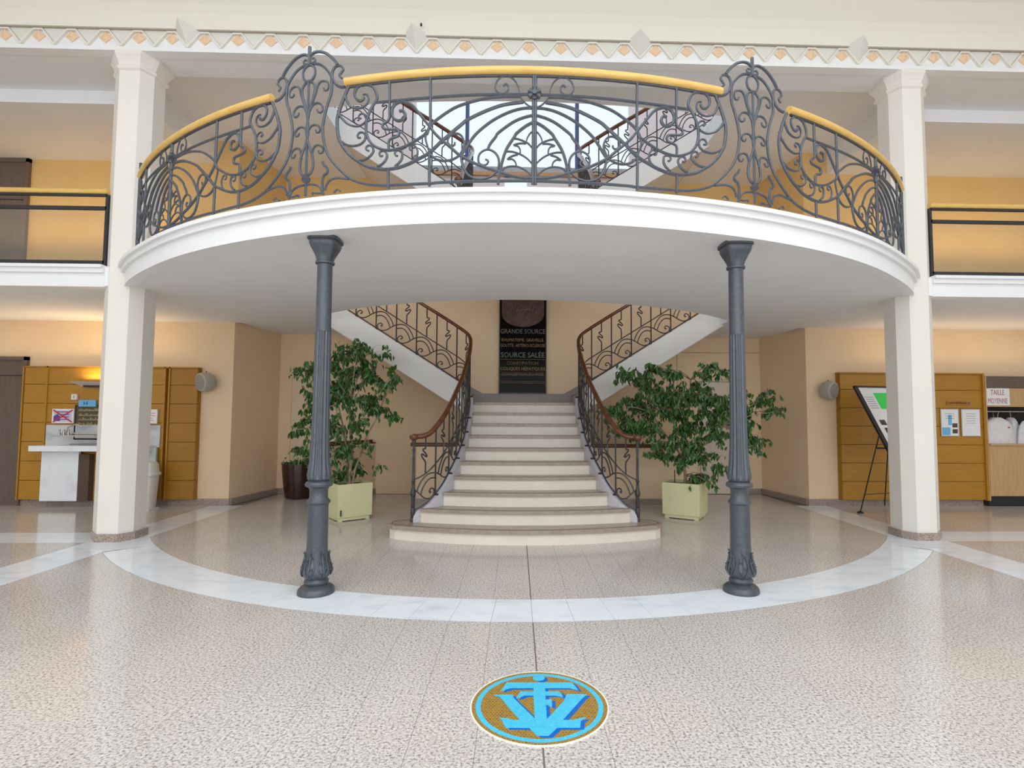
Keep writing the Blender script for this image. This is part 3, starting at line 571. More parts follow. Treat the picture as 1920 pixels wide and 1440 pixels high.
def stair(z0,label,full):
    use_path(PATH if full else PATH2)
    HW=HWL if full else [.9,.84]+[.83]*8
    t=thing('staircase',label,'staircase',(0,8.3,z0)); oy=-8.3
    sh=lambda P:[(x,y+oy) for x,y in P]
    for k in range(10):
        z1=(k+1)*RISE
        if k==0 and full:
            def plat(g):
                f=[(x*(1+g*.6/1.69),y-g) for x,y in front(0,0,20,1.60)]; e=[(1.69+g,6.74),(1.68+g*.6,6.86),(1.60,6.96),(1.45,7.02)]
                e2=[(-x,y) for x,y in e][::-1]; return f+e+[(1.0,7.2),(-1.0,7.2)]+e2
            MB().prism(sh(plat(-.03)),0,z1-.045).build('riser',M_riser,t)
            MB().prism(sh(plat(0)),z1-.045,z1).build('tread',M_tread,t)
            ln=MB(); P=[(x*.97,y+.055) for x,y in plat(0)[:25]]; P=P
            ln.tube([(x,y+oy,z1) for x,y in [(-a,b_) for a,b_ in plat(-.05)[21:25]][::-1]+plat(-.05)[:25]],.004,4); ln.build('grip_strip',M_strip,t); continue
        w=HW[k]+.06 if k or not full else HW[k]
        f=front(k,0,14,w); bk=[(w+.03,Y0+TR*(k+1)+.12+(SG[k+1] if k<9 else 0)),(-w-.03,Y0+TR*(k+1)+.12+(SG[k+1] if k<9 else 0))]
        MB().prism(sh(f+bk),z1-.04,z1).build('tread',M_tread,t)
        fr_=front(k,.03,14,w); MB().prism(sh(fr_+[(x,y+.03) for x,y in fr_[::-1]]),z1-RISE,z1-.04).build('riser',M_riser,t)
        ln=MB(); P=sh(front(k,.05,14,w-.06)); ln.tube([(x,y,z1) for x,y in P],.004,4); ln.build('grip_strip',M_strip,t)
    MB().box(-1.02,1.02,9.0+oy,10.45+oy,1.50,1.708).build('landing',M_tread,t)
    for sx in (-1,1):
        # closed inner stringers
        def loft(Ls,zb,zt,wi,wo,name,m_):
            M_=MB(); vs=[];fs=[]
            for L in Ls:
                p=PL(L); n=NL(L); a=(p[0]-n.x*wi,p[1]-n.y*wi+oy); b_=(p[0]+n.x*wo,p[1]+n.y*wo+oy)
                for q,z in ((a,zb(L)),(a,zt(L)),(b_,zt(L)),(b_,zb(L))): vs.append((sx*q[0],q[1],z))
            c=len(Ls)
            for i in range(c-1):
                for j in range(4):
                    q=(4*i+j,4*i+(j+1)%4,4*i+4+(j+1)%4,4*i+4+j); fs.append(q if sx<0 else q[::-1])
            fs+=[(0,1,2,3),tuple(range(4*c-4,4*c))]; M_.add(vs,fs); return M_.build(name,m_,t)
        zt=lambda L: interp(ZB,L)-.022 if L>.05 else .19+ (interp(ZB,.05)-.022-.19)*math.sqrt(max(0,L)/.05)
        loft([.003,.01,.02,.035,.05]+[.05+k*.0425 for k in range(1,50)],(lambda L:.0) if full else (lambda L:max(0,interp(ZB,L)-.5)),zt,-0.05+.10,.05,'inner_stringer',M_string)
        loft([2.06+k*.06 for k in range(int((LMAX-2.10)/.06)) if PL(2.06+k*.06)[0]<3.40],lambda L:max(1.50,interp(ZB,L)-.42-.02) if L<2.6 else interp(ZB,L)-.455,zt,.03,.04,'outer_stringer',M_strwhite)
        # side flight with its own steps
        P=[(sx*.96,1.55)]; n=9
        for k in range(n):
            x=.96+.28*k; z=1.708+.1747*k; P+=[(sx*x,z),(sx*x,z+.1747)]
        P+=[(sx*3.40,3.28),(sx*3.40,3.05)]
        MB().prism_y(P,8.965+oy,10.448+oy).build('side_flight',M_strwhite,t)
        for k in range(n):
            x=.96+.28*k; MB().box(min(sx*(x-.02),sx*(x+.28)),max(sx*(x-.02),sx*(x+.28)),8.99+oy,10.445+oy,1.708+.1747*(k+1)-.003,1.708+.1747*(k+1)+.005).build('side_tread',M_tread,t)
    # grey skirting of the landing wall rising with both side flights
    q=MB(); q.prism_y([(-.78,1.708),(.78,1.708),(.78,1.915),(-.78,1.915)],10.42+oy,10.449+oy)
    for sx in (-1,1): q.prism_y([(sx*.78,1.708),(sx*1.1,1.75),(sx*3.3,3.12),(sx*3.3,3.32),(sx*.78,1.915)],10.42+oy,10.449+oy)
    q.build('skirting',mat('grey skirting',(.30,.26,.25),.4),t)
    return t
stair(0,'lower stone staircase with curved bottom steps splitting at a landing',True)
stair(3.277,'upper staircase rising behind the balcony to the tall window',False)
railcache={}
def balustrade(sx,z0,label):
    use_path(PATH if z0==0 else PATH2); V='v%g'%z0
    t=thing('stair_railing',label,'railing',(sx*raw[0][0],raw[0][1],z0),'stair railings'); ox,oy=-raw[0][0],-raw[0][1]
    t['group']='stair railings'
    if V not in railcache:
        parts=[]; W=lambda L,v,zt=None:(PL(L)[0]+ox,PL(L)[1]+oy,(interp(ZB,L)+v) if zt is None else zt)
        LE=LMAX-.35
        LE=2.41+ (3.30-1.09)
        M_=MB(); M_.tube([W(k*.04,0) for k in range(int(LE/.04))],.011,5); parts.append(('bottom_rail',M_.mesh('bottom_rail',M_dark,True)))
        M_=MB(); M_.tube([W(k*.04,.377) for k in range(int(LE/.04))],.010,5); parts.append(('middle_rail',M_.mesh('middle_rail',M_dark,True)))
        M_=MB(); M_.tube([W(-.0,0,1.225)]+[W(k*.03,0,interp(ZH,k*.03)) for k in range(1,int(LE/.03))],.034,10,None,.8); M_.lathe([(.028,1.18),(.05,1.195),(.058,1.22),(.05,1.243),(.015,1.252),(.012,1.262)],n=16); parts.append(('handrail',M_.mesh('handrail',M_maho,True)))
        M_=MB(); M_.lathe([(.030,.171),(.030,.21),(.022,.22),(.028,.25),(.028,.33),(.020,.345),(.030,.36),(.020,.375),(.026,.42),(.022,.47),(.034,.50),(.036,.53),(.026,.56),(.020,.60),(.018,.66),(.027,.675),(.017,.69),(.0165,.80),(.0145,.95),(.019,.96),(.014,.975),(.014,1.04),(.021,1.06),(.014,1.08),(.018,1.13),(.026,1.17),(.026,1.19)],n=14); parts.append(('newel_post',M_.mesh('newel_post',M_dark,True)))
        bars=[(.29+.285*i,.285) for i in range(6)]+[(2.11,.395)]+[(2.11+.3333*i,.3333) for i in range(1,9)]
        for Lb,bw in bars:
            if .05<Lb<LE:
                M_=MB(); M_.tube([W(Lb,-.0),W(Lb,0,interp(ZH,Lb)-.02)],.0115,5); parts.append(('baluster',M_.mesh('baluster',M_dark,True)))
                n=NL(Lb); p=W(Lb,0); M_=MB(); M_.tube([(p[0]+n.x*.015,p[1]+n.y*.015,p[2]-.012),(p[0]-n.x*.05,p[1]-n.y*.05,p[2]-.012)],.014,6); parts.append(('fixing_knob',M_.mesh('fixing_knob',M_dark,True)))
            for nm in ('arc1','arc2','S','link','wavy'):
                pts=[]
                for u,v in spline(MOD[nm],3):
                    L=Lb-u*bw/.3325
                    if .012<L<LE:
                        if nm=='wavy':
                            h=interp(ZH,L)-.02-interp(ZB,L); f=(v-.377)/(.8116-.377); v=.377+f*(h-.377)
                            pts.append(W(L,0,interp(ZB,Lb-.1672*bw/.3325)+v))
                        else: pts.append(W(L,v))
                if len(pts)>2:
                    M_=MB(); M_.tube(pts,.0105 if nm=='wavy' else .0095,5); nn={'arc1':'arch','arc2':'inner_arch','S':'scroll','link':'link','wavy':'wavy_bar'}[nm]; parts.append((nn,M_.mesh(nn,M_dark,True)))
        railcache[V]=parts
    for n,me in railcache[V]:
        o=link(n,me,t)
        if sx<0: o.scale=(-1,1,1)
    return t
balustrade(-1,0,'left wrought iron railing of the lower stairs with mahogany handrail')
balustrade(1,0,'right wrought iron railing of the lower stairs with mahogany handrail')
balustrade(-1,3.277,'left iron railing of the upper stairs seen behind the balcony')
balustrade(1,3.277,'right iron railing of the upper stairs seen behind the balcony')
# low walls beside the stairs
m=MB().box(-1.80,-.95,9.2,9.3,0,.965); struct('wall_low_left',m,M_tan)
MB().box(-1.82,-.93,9.18,9.2,0,.10).build('skirting',M_skirt,bpy.data.objects['wall_low_left'])
tag(MB().tube([(-1.90,9.21,1.0),(-.97,9.21,1.0)],.032,8).box(-1.82,-.95,9.2,9.3,.965,.985).build('wall_handrail',M_maho,None,True),'dark handrail on the low wall left of the stairs','handrail')
m=MB().box(.95,2.95,9.2,9.3,0,.955); struct('wall_low_right',m,M_tan)
MB().box(.93,2.95,9.18,9.2,0,.10).build('skirting',M_skirt,bpy.data.objects['wall_low_right'])
tag(MB().tube([(.97,9.21,.99),(2.92,9.21,.99)],.032,8).box(.95,2.93,9.2,9.3,.955,.98).build('wall_handrail',M_maho,None,True),'dark handrail on the low wall right of the stairs','handrail')
P=[(-2.80,10.44),(-2.92,10.44),(-3.42,9.45),(-3.32,9.40)]
struct('wall_low_oblique',MB().prism(P,0,.95),M_tan)
MB().prism([(-2.78,10.44),(-2.93,10.44),(-3.44,9.44),(-3.30,9.38)],0,.10).build('skirting',M_skirt,bpy.data.objects['wall_low_oblique'])
tag(MB().tube([(-2.86,10.38,1.0),(-3.37,9.42,1.0)],.03,8).prism(P,.95,.975).build('wall_handrail',M_maho,None,True),'brown handrail on the oblique low wall behind the left planter','handrail')
# flush doors and panel joints in the back wall
d=struct('door_1',MB().box(-4.40,-3.55,10.42,10.452,.0,2.23),mat('pale door paint',(.78,.62,.46),.6))
MB().box(-4.42,-4.395,10.40,10.452,0,2.25).box(-4.42,-3.53,10.40,10.452,2.225,2.25).build('door_frame',M_tan,d)
d=struct('door_2',MB().box(3.44,4.30,10.42,10.452,.01,2.16),mat('pale door paint right',(.74,.64,.55),.6))
MB().box(3.42,4.32,10.415,10.452,2.16,2.175).build('door_frame',M_gray2,d)
struct('trim_5',MB().box(3.0,4.63,10.444,10.452,2.735,2.747).box(2.996,3.006,10.444,10.452,1.6,2.74),mat('panel joint',(.45,.33,.22),.8))
# ---------------------------------------------------------------- advertising panel above the landing
sg=thing('advertising_panel','tall dark glazed panel of gold and grey lettering above the landing','sign',(-.012,10.40,1.915))
MB().box(-.457,.457,0,.045,0,2.15).build('panel',mat('black glass',(.010,.008,.007),.12,0,.06),sg)
fr2=MB().box(-.457,-.44,-.012,.0,0,2.15).box(.44,.457,-.012,0,0,2.15).box(-.457,.457,-.012,0,0,.02).build('frame',M_blackm,sg)
pts=[(-.40,.47*0+1.30)]
ov=[(-.41,2.1),(-.41,1.55)]+[(.41*math.sin(-PI/2+PI*k/16)*1.0,1.55-.26*math.cos(-PI/2+PI*k/16)) for k in range(1,16)]+[(.41,1.55),(.41,2.1)]
MB().prism_y(ov,-.006,.002).build('brown_picture',noisy('brown picture',(.085,.045,.035),(.14,.085,.07),7,.35),sg)
st=MB(); rnd=random.Random(3)
for k in range(9):
    x=-.25+.06*k; z=1.62+.05*math.sin(k*1.3); st.tube([(x,-.008,z-.05),(x+.03,-.01,z+.01),(x+.05,-.008,z+.05+.03*math.cos(k))],.008,4)
st.tube([(-.13,-.008,1.60),(0,-.01,1.63),(.15,-.008,1.62)],.01,4); st.build('picture_relief',mat('pale brown',(.22,.15,.12),.5),sg)
def text(body,x,z,size,m_,parent,loc=(0,0,0),name='lettering',w=None,ext=.0015,rx=PI/2,rz=0,sxx=1,rot=None):
    c=bpy.data.curves.new(name,'FONT'); c.body=body; c.size=size; c.align_x='CENTER'; c.align_y='CENTER'; c.extrude=ext; c.resolution_u=2
    c.materials.append(m_); o=bpy.data.objects.new(name,c); COL.objects.link(o); o.parent=parent
    if w:
        bpy.context.view_layer.update(); d_=o.dimensions.x
        if d_>0: sxx=w/d_
    bpy.context.view_layer.update(); me=bpy.data.meshes.new_from_object(o.evaluated_get(bpy.context.evaluated_depsgraph_get())); bpy.data.objects.remove(o)
    o=link(name,me,parent)
    o.location=(x,loc[1],z); o.rotation_euler=rot or (rx,0,rz); o.scale=(sxx,1,1); return o
M_tg=mat('grey lettering',(.16,.15,.15),.5); M_tgold=mat('gold lettering',(.30,.19,.06),.5); M_tgreen=mat('green grey lettering',(.17,.20,.18),.5); M_tb=mat('faded gold lettering',(.17,.11,.05),.5)
for s_,z,h,wd_,mm in (('GRANDE SOURCE',3.115,.125,.86,M_tg),('RHUMATISME. GRAVELLE.',2.948,.085,.82,M_tgold),('GOUTTE. ARTÉRIO-SCLÉROSE',2.842,.085,.86,M_tgold),('SOURCE SALÉE',2.655,.14,.84,M_tgreen),
    ('CONSTIPATION',2.50,.085,.60,M_tb),('COLIQUES HÉPATIQUES',2.39,.085,.86,M_tgold),('CONGESTION DU FOIE',2.285,.085,.80,M_tb)):
    text(s_,0,z-1.915,h,mm,sg,(0,-.003,0),w=wd_)
for z in (.655,.36,.23,.20): MB().box(-.43,.43,-.004,0,z,z+.008).build('rule',M_tb,sg)
# ---------------------------------------------------------------- left wood panelling, marble drinking fountain
def planks(parent,xs,zs,y,mats,thick=.03):
    for (a,b_),mm,dy in xs:
        for z0_,z1_ in zip(zs,zs[1:]):
            MB().box(a+.004,b_-.004,y-thick+dy,y+.02,z0_+.004,z1_-.004).build('plank',mm,parent)
ZS=[.105,.415,.725,1.035,1.345,1.655,1.965,2.24]
wp=thing('wood_panelling','yellow wood wall panelling behind the left pillar','panelling',(0,0,0))
MB().box(-8.13,-5.36,9.10,9.149,.10,2.255).build('backing',M_panel2,wp)
planks(wp,[((-8.12,-7.76),M_panel,-.05),((-7.76,-5.90),M_panel,-.04),((-5.80,-5.36),M_panel2,-.04)],ZS,9.11,None)
for x in (-8.14,-7.76,-5.88,-5.81): MB().box(x-.012,x+.012,9.02,9.12,.10,2.262).build('batten',M_panel,wp)
MB().box(-8.14,-5.35,9.02,9.14,2.24,2.262).build('top_batten',M_panel,wp)
ft=thing('drinking_fountain','white marble drinking fountain with counter at the left panelling','fountain',(-6.85,8.9,0))
def F(n,a,b_,y0,y1,z0,z1,m_,**k): return MB().box(a+6.85,b_+6.85,y0-8.9,y1-8.9,z0,z1).build(n,m_,ft,**k)
F('splashback',-7.73,-5.92,9.02,9.05,.95,1.305,M_marble2); F('front_slab',-7.70,-7.12,8.93,8.97,.10,.90,M_marble); F('front_slab',-6.3,-5.93,8.96,9.0,.10,.95,M_marble2)
F('counter',-7.73,-5.98,8.72,9.05,.90,.985,M_marble); F('under_counter_box',-7.12,-6.95,8.93,9.05,.10,.84,M_brownbox)  # brown box standing beneath the counter
MB().tube([(-.55,-.02,1.17),(.1,-.02,1.17)],.016,8).tube([(-.45,-.02,1.17),(-.42,-.02,1.27),(-.30,-.02,1.32),(-.2,-.02,1.28)],.012,8).box(-.54,.1,-.16,.02,1.13,1.15).build('chrome_tap_shelf',M_steel,ft,True)
MB().tube([(-.38,-.02,1.0),(-.1,-.06,1.005),(.15,-.02,1.0)],.012,6).build('chrome_grating',M_steel,ft,True)
for k in range(3): MB().lathe([(.012,1.15),(.018,1.19),(.010,1.21),(.016,1.24)],n=8,c=(-.5+.07*k,-.08)).build('tap_knob',M_steel,ft)
pl=thing('notice_board','small dark framed notice with gold lettering above the drinking fountain','sign',(-7.08,9.04,1.1))
MB().box(-.20,.22,-.015,.02,-.02,.52).build('board',mat('dark olive board',(.09,.07,.03),.2),pl)
MB().box(-.21,-.19,-.02,.0,-.03,.53).box(-.21,.23,-.02,0,.51,.53).box(-.21,.23,-.02,0,-.03,-.01).build('frame',M_blackm,pl)
gl=MB(); rq=random.Random(9)
for zz in (.45,.37,.30,.22,.15):
    x=-.15
    while x<.16: w_=rq.uniform(.012,.03); gl.box(x,x+w_,-.019,-.014,zz-.02,zz+rq.uniform(.0,.03)); x+=w_+.008
gl.build('worn_lettering',mat('pale lettering',(.34,.28,.16),.5),pl,kind='stuff')
for z in (.44,.14,.08): MB().box(-.14,.16,-.018,-.014,z,z+.01).build('gold_line',M_tgold,pl)
bs=tag(MB().box(-7.22,-6.95,9.0,9.03,1.605,1.71).build('blue_sign',M_sky),'small light blue notice above the fountain','sign')
MB().box(-7.14,-7.13,8.997,9.0,1.63,1.69).box(-7.09,-7.08,8.997,9.0,1.63,1.69).box(-7.14,-7.08,8.997,9.0,1.65,1.66).build('blue_mark',mat('blue ink',(.02,.10,.40),.5),bs)
sw=tag(MB().box(-7.345,-7.255,9.0,9.035,1.715,1.805).build('socket_plate',M_plast),'small square white notice plate on the yellow panelling','plate')
MB().box(-7.31,-7.29,8.996,9.0,1.735,1.785).build('mark',M_gray,sw)
ns=tag(MB().box(-7.63,-7.29,9.0,9.03,1.335,1.565).build('no_photo_notice',M_paper),'white and violet notice crossed out in red left of the fountain','sign')
MB().box(-7.60,-7.32,8.997,9.0,1.36,1.54).build('violet_print',M_lilac,ns)
q=MB()
for k in range(4): q.box(-7.56,-7.36,8.994,8.997,1.39+.04*k,1.402+.04*k)
q.prism_y([(-7.60,1.37),(-7.50,1.37),(-7.50,1.45),(-7.55,1.47),(-7.60,1.45)],8.993,8.997); q.build('violet_lines',M_navy,ns)
MB().prism_y([(-7.61,1.36),(-7.60,1.345),(-7.30,1.54),(-7.31,1.555)],8.988,8.993).prism_y([(-7.30,1.36),(-7.31,1.345),(-7.61,1.54),(-7.60,1.555)],8.984,8.988).build('red_cross',M_red,ns)
lp=tag(MB().prism_x([(8.78,2.0),(9.04,1.985),(9.04,1.93),(8.98,1.95)],-7.22,-6.55).build('wall_uplight',M_plast),'flat wall uplight above the fountain on the yellow panelling','lamp')
MB().box(-7.15,-6.6,8.98,9.03,1.92,1.95).build('bracket',M_blackm,lp)
def_l=area('uplight_glow',(-6.9,8.92,2.04),(PI,0,0),.5,.12,5,(1,.72,.35))
pn=tag(MB().box(-6.17,-5.965,9.0,9.03,1.335,1.565).build('paper_notice',M_paper),'white printed notice right of the fountain','sign')
MB().box(-6.14,-6.0,8.997,9.0,1.50,1.507).box(-6.14,-6.0,8.997,9.0,1.46,1.466).box(-6.11,-6.03,8.997,9.0,1.42,1.426).box(-6.13,-6.01,8.997,9.0,1.38,1.386).build('print_lines',M_red,pn)
tag(MB().box(-6.16,-6.08,8.93,9.03,.90,1.0).box(-6.14,-6.10,8.91,8.93,.92,.96).build('soap_dispenser',M_gray),'grey soap dispenser at the right end of the fountain','dispenser')
bn=thing('waste_bin','white swing lid waste bin behind the left pillar','bin',(-5.95,8.72,0))
MB().prism([(-.17,-.14),(.13,-.14),(.17,-.10),(.17,.14),(-.17,.14)],0,.02).build('foot',M_plast,bn)
b_=MB(); vs=[]
for z,s_ in ((.015,.82),(.05,.86),(.50,1.0),(.56,1.02)):
    for a in range(16):
        an=2*PI*a/16; x=.19*math.copysign(abs(math.cos(an))**.5,math.cos(an)); y=.15*math.copysign(abs(math.sin(an))**.5,math.sin(an)); vs.append((x*s_,y*s_,z))
b_.add(vs,[(k*16+i,k*16+(i+1)%16,(k+1)*16+(i+1)%16,(k+1)*16+i) for k in range(3) for i in range(16)]+[tuple(range(15,-1,-1)),tuple(range(48,64))]); b_.build('bin_body',M_plast,bn,True)
b_=MB(); vs=[]
for z,s_ in ((.53,1.12),(.56,1.14),(.58,1.02),(.70,.95),(.74,.80)):
    for a in range(16):
        an=2*PI*a/16; x=.19*math.copysign(abs(math.cos(an))**.5,math.cos(an)); y=.15*math.copysign(abs(math.sin(an))**.5,math.sin(an)); vs.append((x*s_,y*s_,z))
b_.add(vs,[(k*16+i,k*16+(i+1)%16,(k+1)*16+(i+1)%16,(k+1)*16+i) for k in range(4) for i in range(16)]+[tuple(range(64,80))]); b_.build('lid',M_plast,bn,True)
# tall brown door of the left gallery, below and above
for z0_,nm,xa,xb,h,y in ((0,'door_3',-9.5,-8.16,2.42,9.15),(3.28,'door_4',-9.5,-8.27,2.45,9.10)):
    d=struct(nm,MB().box(xa,xb-.05,y-.03,y,z0_,z0_+h-.06),M_door)
    MB().box(xb-.05,xb,y-.06,y,z0_,z0_+h).box(xa,xb,y-.06,y,z0_+h-.06,z0_+h).build('door_frame',M_door,d)
    MB().box(xa,xb-.06,y-.035,y-.028,z0_+2.10 if z0_==0 else z0_+1.75,z0_+2.115 if z0_==0 else z0_+1.765).build('panel_joint',M_blackm,d)
MB().box(-9.5,-8.95,9.04,9.07,4.93,4.98).build('door_handle',M_blackm,bpy.data.objects['door_4'])
# ---------------------------------------------------------------- speakers
def speaker(x,z,sx,label):
    t=thing('wall_speaker',label,'speaker',(x,9.15,z))
    MB().box(-.03,.03,-.10,0,-.03,.03).tube([(sx*.0,-.04,0),(sx*.08,-.06,.17)],.008,6).build('bracket',M_blackm,t)
    a=math.radians(28)*(-sx)
    o=MB().lathe([(.08,-.02),(.135,.0),(.155,.05),(.16,.12),(.15,.17),(.125,.185)],n=28).build('housing',M_gray,t,True); o.location=(0,-.06,0); o.rotation_euler=(PI/2+.12,0,a*-1)
    g=MB().lathe([(.118,.178),(.118,.189),(.05,.196)],n=28).build('grille',M_gray2,t,True); g.location=(0,-.06,0); g.rotation_euler=(PI/2+.12,0,-a)
speaker(-5.18,2.03,-1,'round grey beige speaker on the wall right of the left panelling'); speaker(5.12,1.96,1,'round grey beige speaker on the wall left of the right panelling')
# ---------------------------------------------------------------- right wood panelling, notices, easel
wp=thing('wood_panelling','yellow wood wall panelling behind the right pillar','panelling',(0,0,0))
MB().box(5.36,7.85,9.10,9.149,.10,2.235).build('backing',M_panel2,wp)
planks(wp,[((5.37,7.84),M_panel,-.04)],ZS[:-1]+[2.235],9.11,None)
for x in (7.85,): MB().box(x-.02,x+.012,9.0,9.14,.10,2.25).build('batten',M_panel,wp)
MB().box(5.35,7.86,9.01,9.14,2.235,2.258).build('top_batten',M_panel,wp)
for x0,x1,lb in ((7.085,7.40,'clear framed notice with blue print, the left of two on the right panelling'),(7.445,7.775,'clear framed white notice, the right of two on the right panelling')):
    t=thing('framed_notice',lb,'sign',((x0+x1)/2,9.03,1.18),'framed notices'); hw=(x1-x0)/2
    MB().box(-hw,hw,-.01,0,0,.465).build('frame',M_steel,t); MB().box(-hw+.012,hw-.012,-.013,-.009,.012,.45).build('paper',M_paper,t)
    q=MB()
    for k in range(5 if x0>7.2 else 3): q.box(-hw*.5,hw*.5,-.016,-.013,.38-.04*k,.386-.04*k)
    q.build('print_lines',M_ink,t)
    if x0<7.2:
        MB().box(-.03,.03,-.016,-.013,.19,.36).box(-hw+.02,.0,-.016,-.013,.02,.15).build('blue_print',M_sky,t); MB().box(.04,hw-.03,-.016,-.013,.15,.22).box(.04,hw-.03,-.016,-.013,.05,.12).build('photo',M_brownbox,t)
t=thing('name_plate','narrow brown lettered strip above the framed notices','sign',(7.41,9.03,1.745))
MB().box(-.20,.20,-.008,0,-.032,.032).build('strip',M_panel2,t); gl=MB(); rq=random.Random(4); x=-.18
while x<.13: w_=rq.uniform(.008,.02); gl.box(x,x+w_,-.011,-.008,-.010,rq.uniform(.004,.022)); x+=w_+.006
gl.build('tiny_lettering',mat('dark red ink',(.20,.02,.03),.6),t,kind='stuff'); MB().box(.165,.195,-.011,-.008,-.015,.015).build('mark',M_navy,t)
es=thing('display_easel','black framed poster board on an easel behind the right pillar','easel',(5.9,8.4,0))
e1=Vector((1,.175,0)).normalized(); e2=Vector((.10,-.57,-.93)).normalized(); e2=(e2-e1*e2.dot(e1)).normalized(); nn=e1.cross(e2); o0=Vector((5.25-5.9,8.42-8.4,1.965))
def quad(a0,a1,b0,b1,d0,d1,n,m_):
    M_=MB(); vs=[]
    for d_ in (d0,d1):
        for a,b_ in ((a0,b0),(a1,b0),(a1,b1),(a0,b1)): vs.append(o0+e1*a+e2*b_+nn*d_)
    M_.add(vs,[(0,1,2,3),(7,6,5,4),(0,4,5,1),(1,5,6,2),(2,6,7,3),(3,7,4,0)]); return M_.build(n,m_,es)
sgn=1 if nn.y<0 else -1
quad(0,.74,0,1.12,0,.02*-sgn,'board',M_paper)
quad(-.03,.03,-.03,1.15,-.01,.025,'black_frame',M_blackm); quad(-.03,.77,-.03,.0,-.01,.025,'black_frame',M_blackm); quad(-.03,.77,1.12,1.15,-.01,.025,'black_frame',M_blackm); quad(.74,.77,0,1.12,-.01,.025,'black_frame',M_blackm)
f=lambda d:d*sgn
quad(.26,.56,.10,.40,f(.001),f(.005),'green_flyer',M_green)
for k in range(6): quad(.07,.22,.18+.04*k,.188+.04*k,f(.001),f(.004),'print_line',M_ink)
for a,b_ in ((.10,.60),(.12,.74),(.25,.78),(.40,.62)): quad(a,a+.10,b_,b_+.09,f(.001),f(.004),'small_picture',M_brownbox)
MB().tube([(-.65,0,.02),(-.54,-.33,1.22)],.010,6).tube([(.15,.0,.02),(-.15,-.2,1.2)],.010,6).tube([(.15,.60,.02),(-.05,.1,1.6)],.010,6).tube([(-.62,-.08,.3),(.05,-.06,.34)],.006,6).tube([(-.58,-.34,1.03),(-.0,-.26,1.03)],.014,6).build('easel_legs',M_blackm,es)
MB().lathe([(.045,0),(.045,.02),(.015,.035)],n=12,c=(-.65,0)).build('rubber_foot',M_blackm,es)
# ---------------------------------------------------------------- robe cupboard
cb=thing('robe_cupboard','light oak built in cupboard with open robe hatch at far right','cupboard',(8.7,9.2,0))
def K(n,a,b_,y0,y1,z0,z1,m_): return MB().box(a-8.7,b_-8.7,y0-9.2,y1-9.2,z0,z1).build(n,m_,cb)
K('lower_panel',7.875,9.54,8.98,9.02,.18,1.03,M_cab); K('counter_edge',7.875,9.54,8.95,9.04,1.03,1.06,M_cab); K('upper_panel',7.875,9.54,9.0,9.03,1.685,2.0,M_cab)
K('top_dark_board',7.87,9.54,9.04,9.08,2.0,2.21,M_door); K('back_panel',7.875,9.54,9.66,9.68,.0,2.2,M_void); K('shelf',7.875,9.54,9.02,9.66,1.03,1.05,M_cab); K('side_panel',7.86,7.88,8.99,9.66,.1,2.2,M_cab)  # board along the top is in the dark door wood
K('plinth',7.9,9.54,9.06,9.1,0,.18,M_blackm)
K('clothes_rail',7.9,9.5,9.38,9.40,1.60,1.615,M_steel)
sp=thing('size_sign','white sheet reading TAILLE MOYENNE on the cupboard','sign',(8.07,8.995,1.855))
MB().box(-.205,.21,-.004,0,-.145,.145).build('sheet',M_paper,sp); M_rt=mat('faded red lettering',(.45,.16,.14),.6)
text('TAILLE',0,.07,.13,M_rt,sp,(0,-.005,0),w=.24); text('MOYENNE',0,-.075,.13,M_rt,sp,(0,-.005,0),w=.34)
rb=MB(); vs=[];fs=[]; rows=[(1.50,.05,.035),(1.475,.10,.06),(1.43,.20,.075),(1.36,.255,.085),(1.25,.285,.09),(1.15,.30,.10),(1.05,.31,.10)]
for z,a,b_ in rows:
    for i in range(20):
        an=2*PI*i/20; vs.append((a*math.cos(an)*(1+.03*math.sin(5*an)),b_*math.sin(an)*(1+.12*math.sin(7*an+z*3)),z-1.05))
fs=[(k*20+i,(k+1)*20+i,(k+1)*20+(i+1)%20,k*20+(i+1)%20) for k in range(6) for i in range(20)]+[tuple(range(20)),tuple(range(139,119,-1))]
rb.add(vs,fs); rbm=rb.mesh('robe',M_cloth,True)
hk=MB().tube([(0,0,.44),(0,0,.50),(.02,0,.54),(.0,0,.56)],.006,6).mesh('hanger_hook',M_steel)
cr=MB().box(.09,.115,-.104,-.09,.27,.29).mesh('red_crest',M_red)
rl_=[(8.21,9.16,.05,'white towelling robe facing the hatch, nearest the panelling'),(8.86,9.19,.1,'white robe second from the panelling in the hatch'),(8.02,9.32,.7,'white robe hung sideways at the left edge of the hatch'),(8.35,9.40,1.2,'white robe hung sideways behind the two front robes'),(9.30,9.25,.2,'white robe nearest the right end of the hatch'),(9.08,9.42,.6,'white robe behind the rightmost pair in the hatch'),(8.72,9.46,1.0,'white robe hung sideways deep in the middle of the hatch')]
for x,y,a,lb in rl_:
    t=thing('towelling_robe',lb,'robe',(x,y,1.052),'towelling robes in the hatch',a); link('robe_body',rbm,t); link('hanger_hook',hk,t)
    if a<.3: link('red_crest',cr,t)
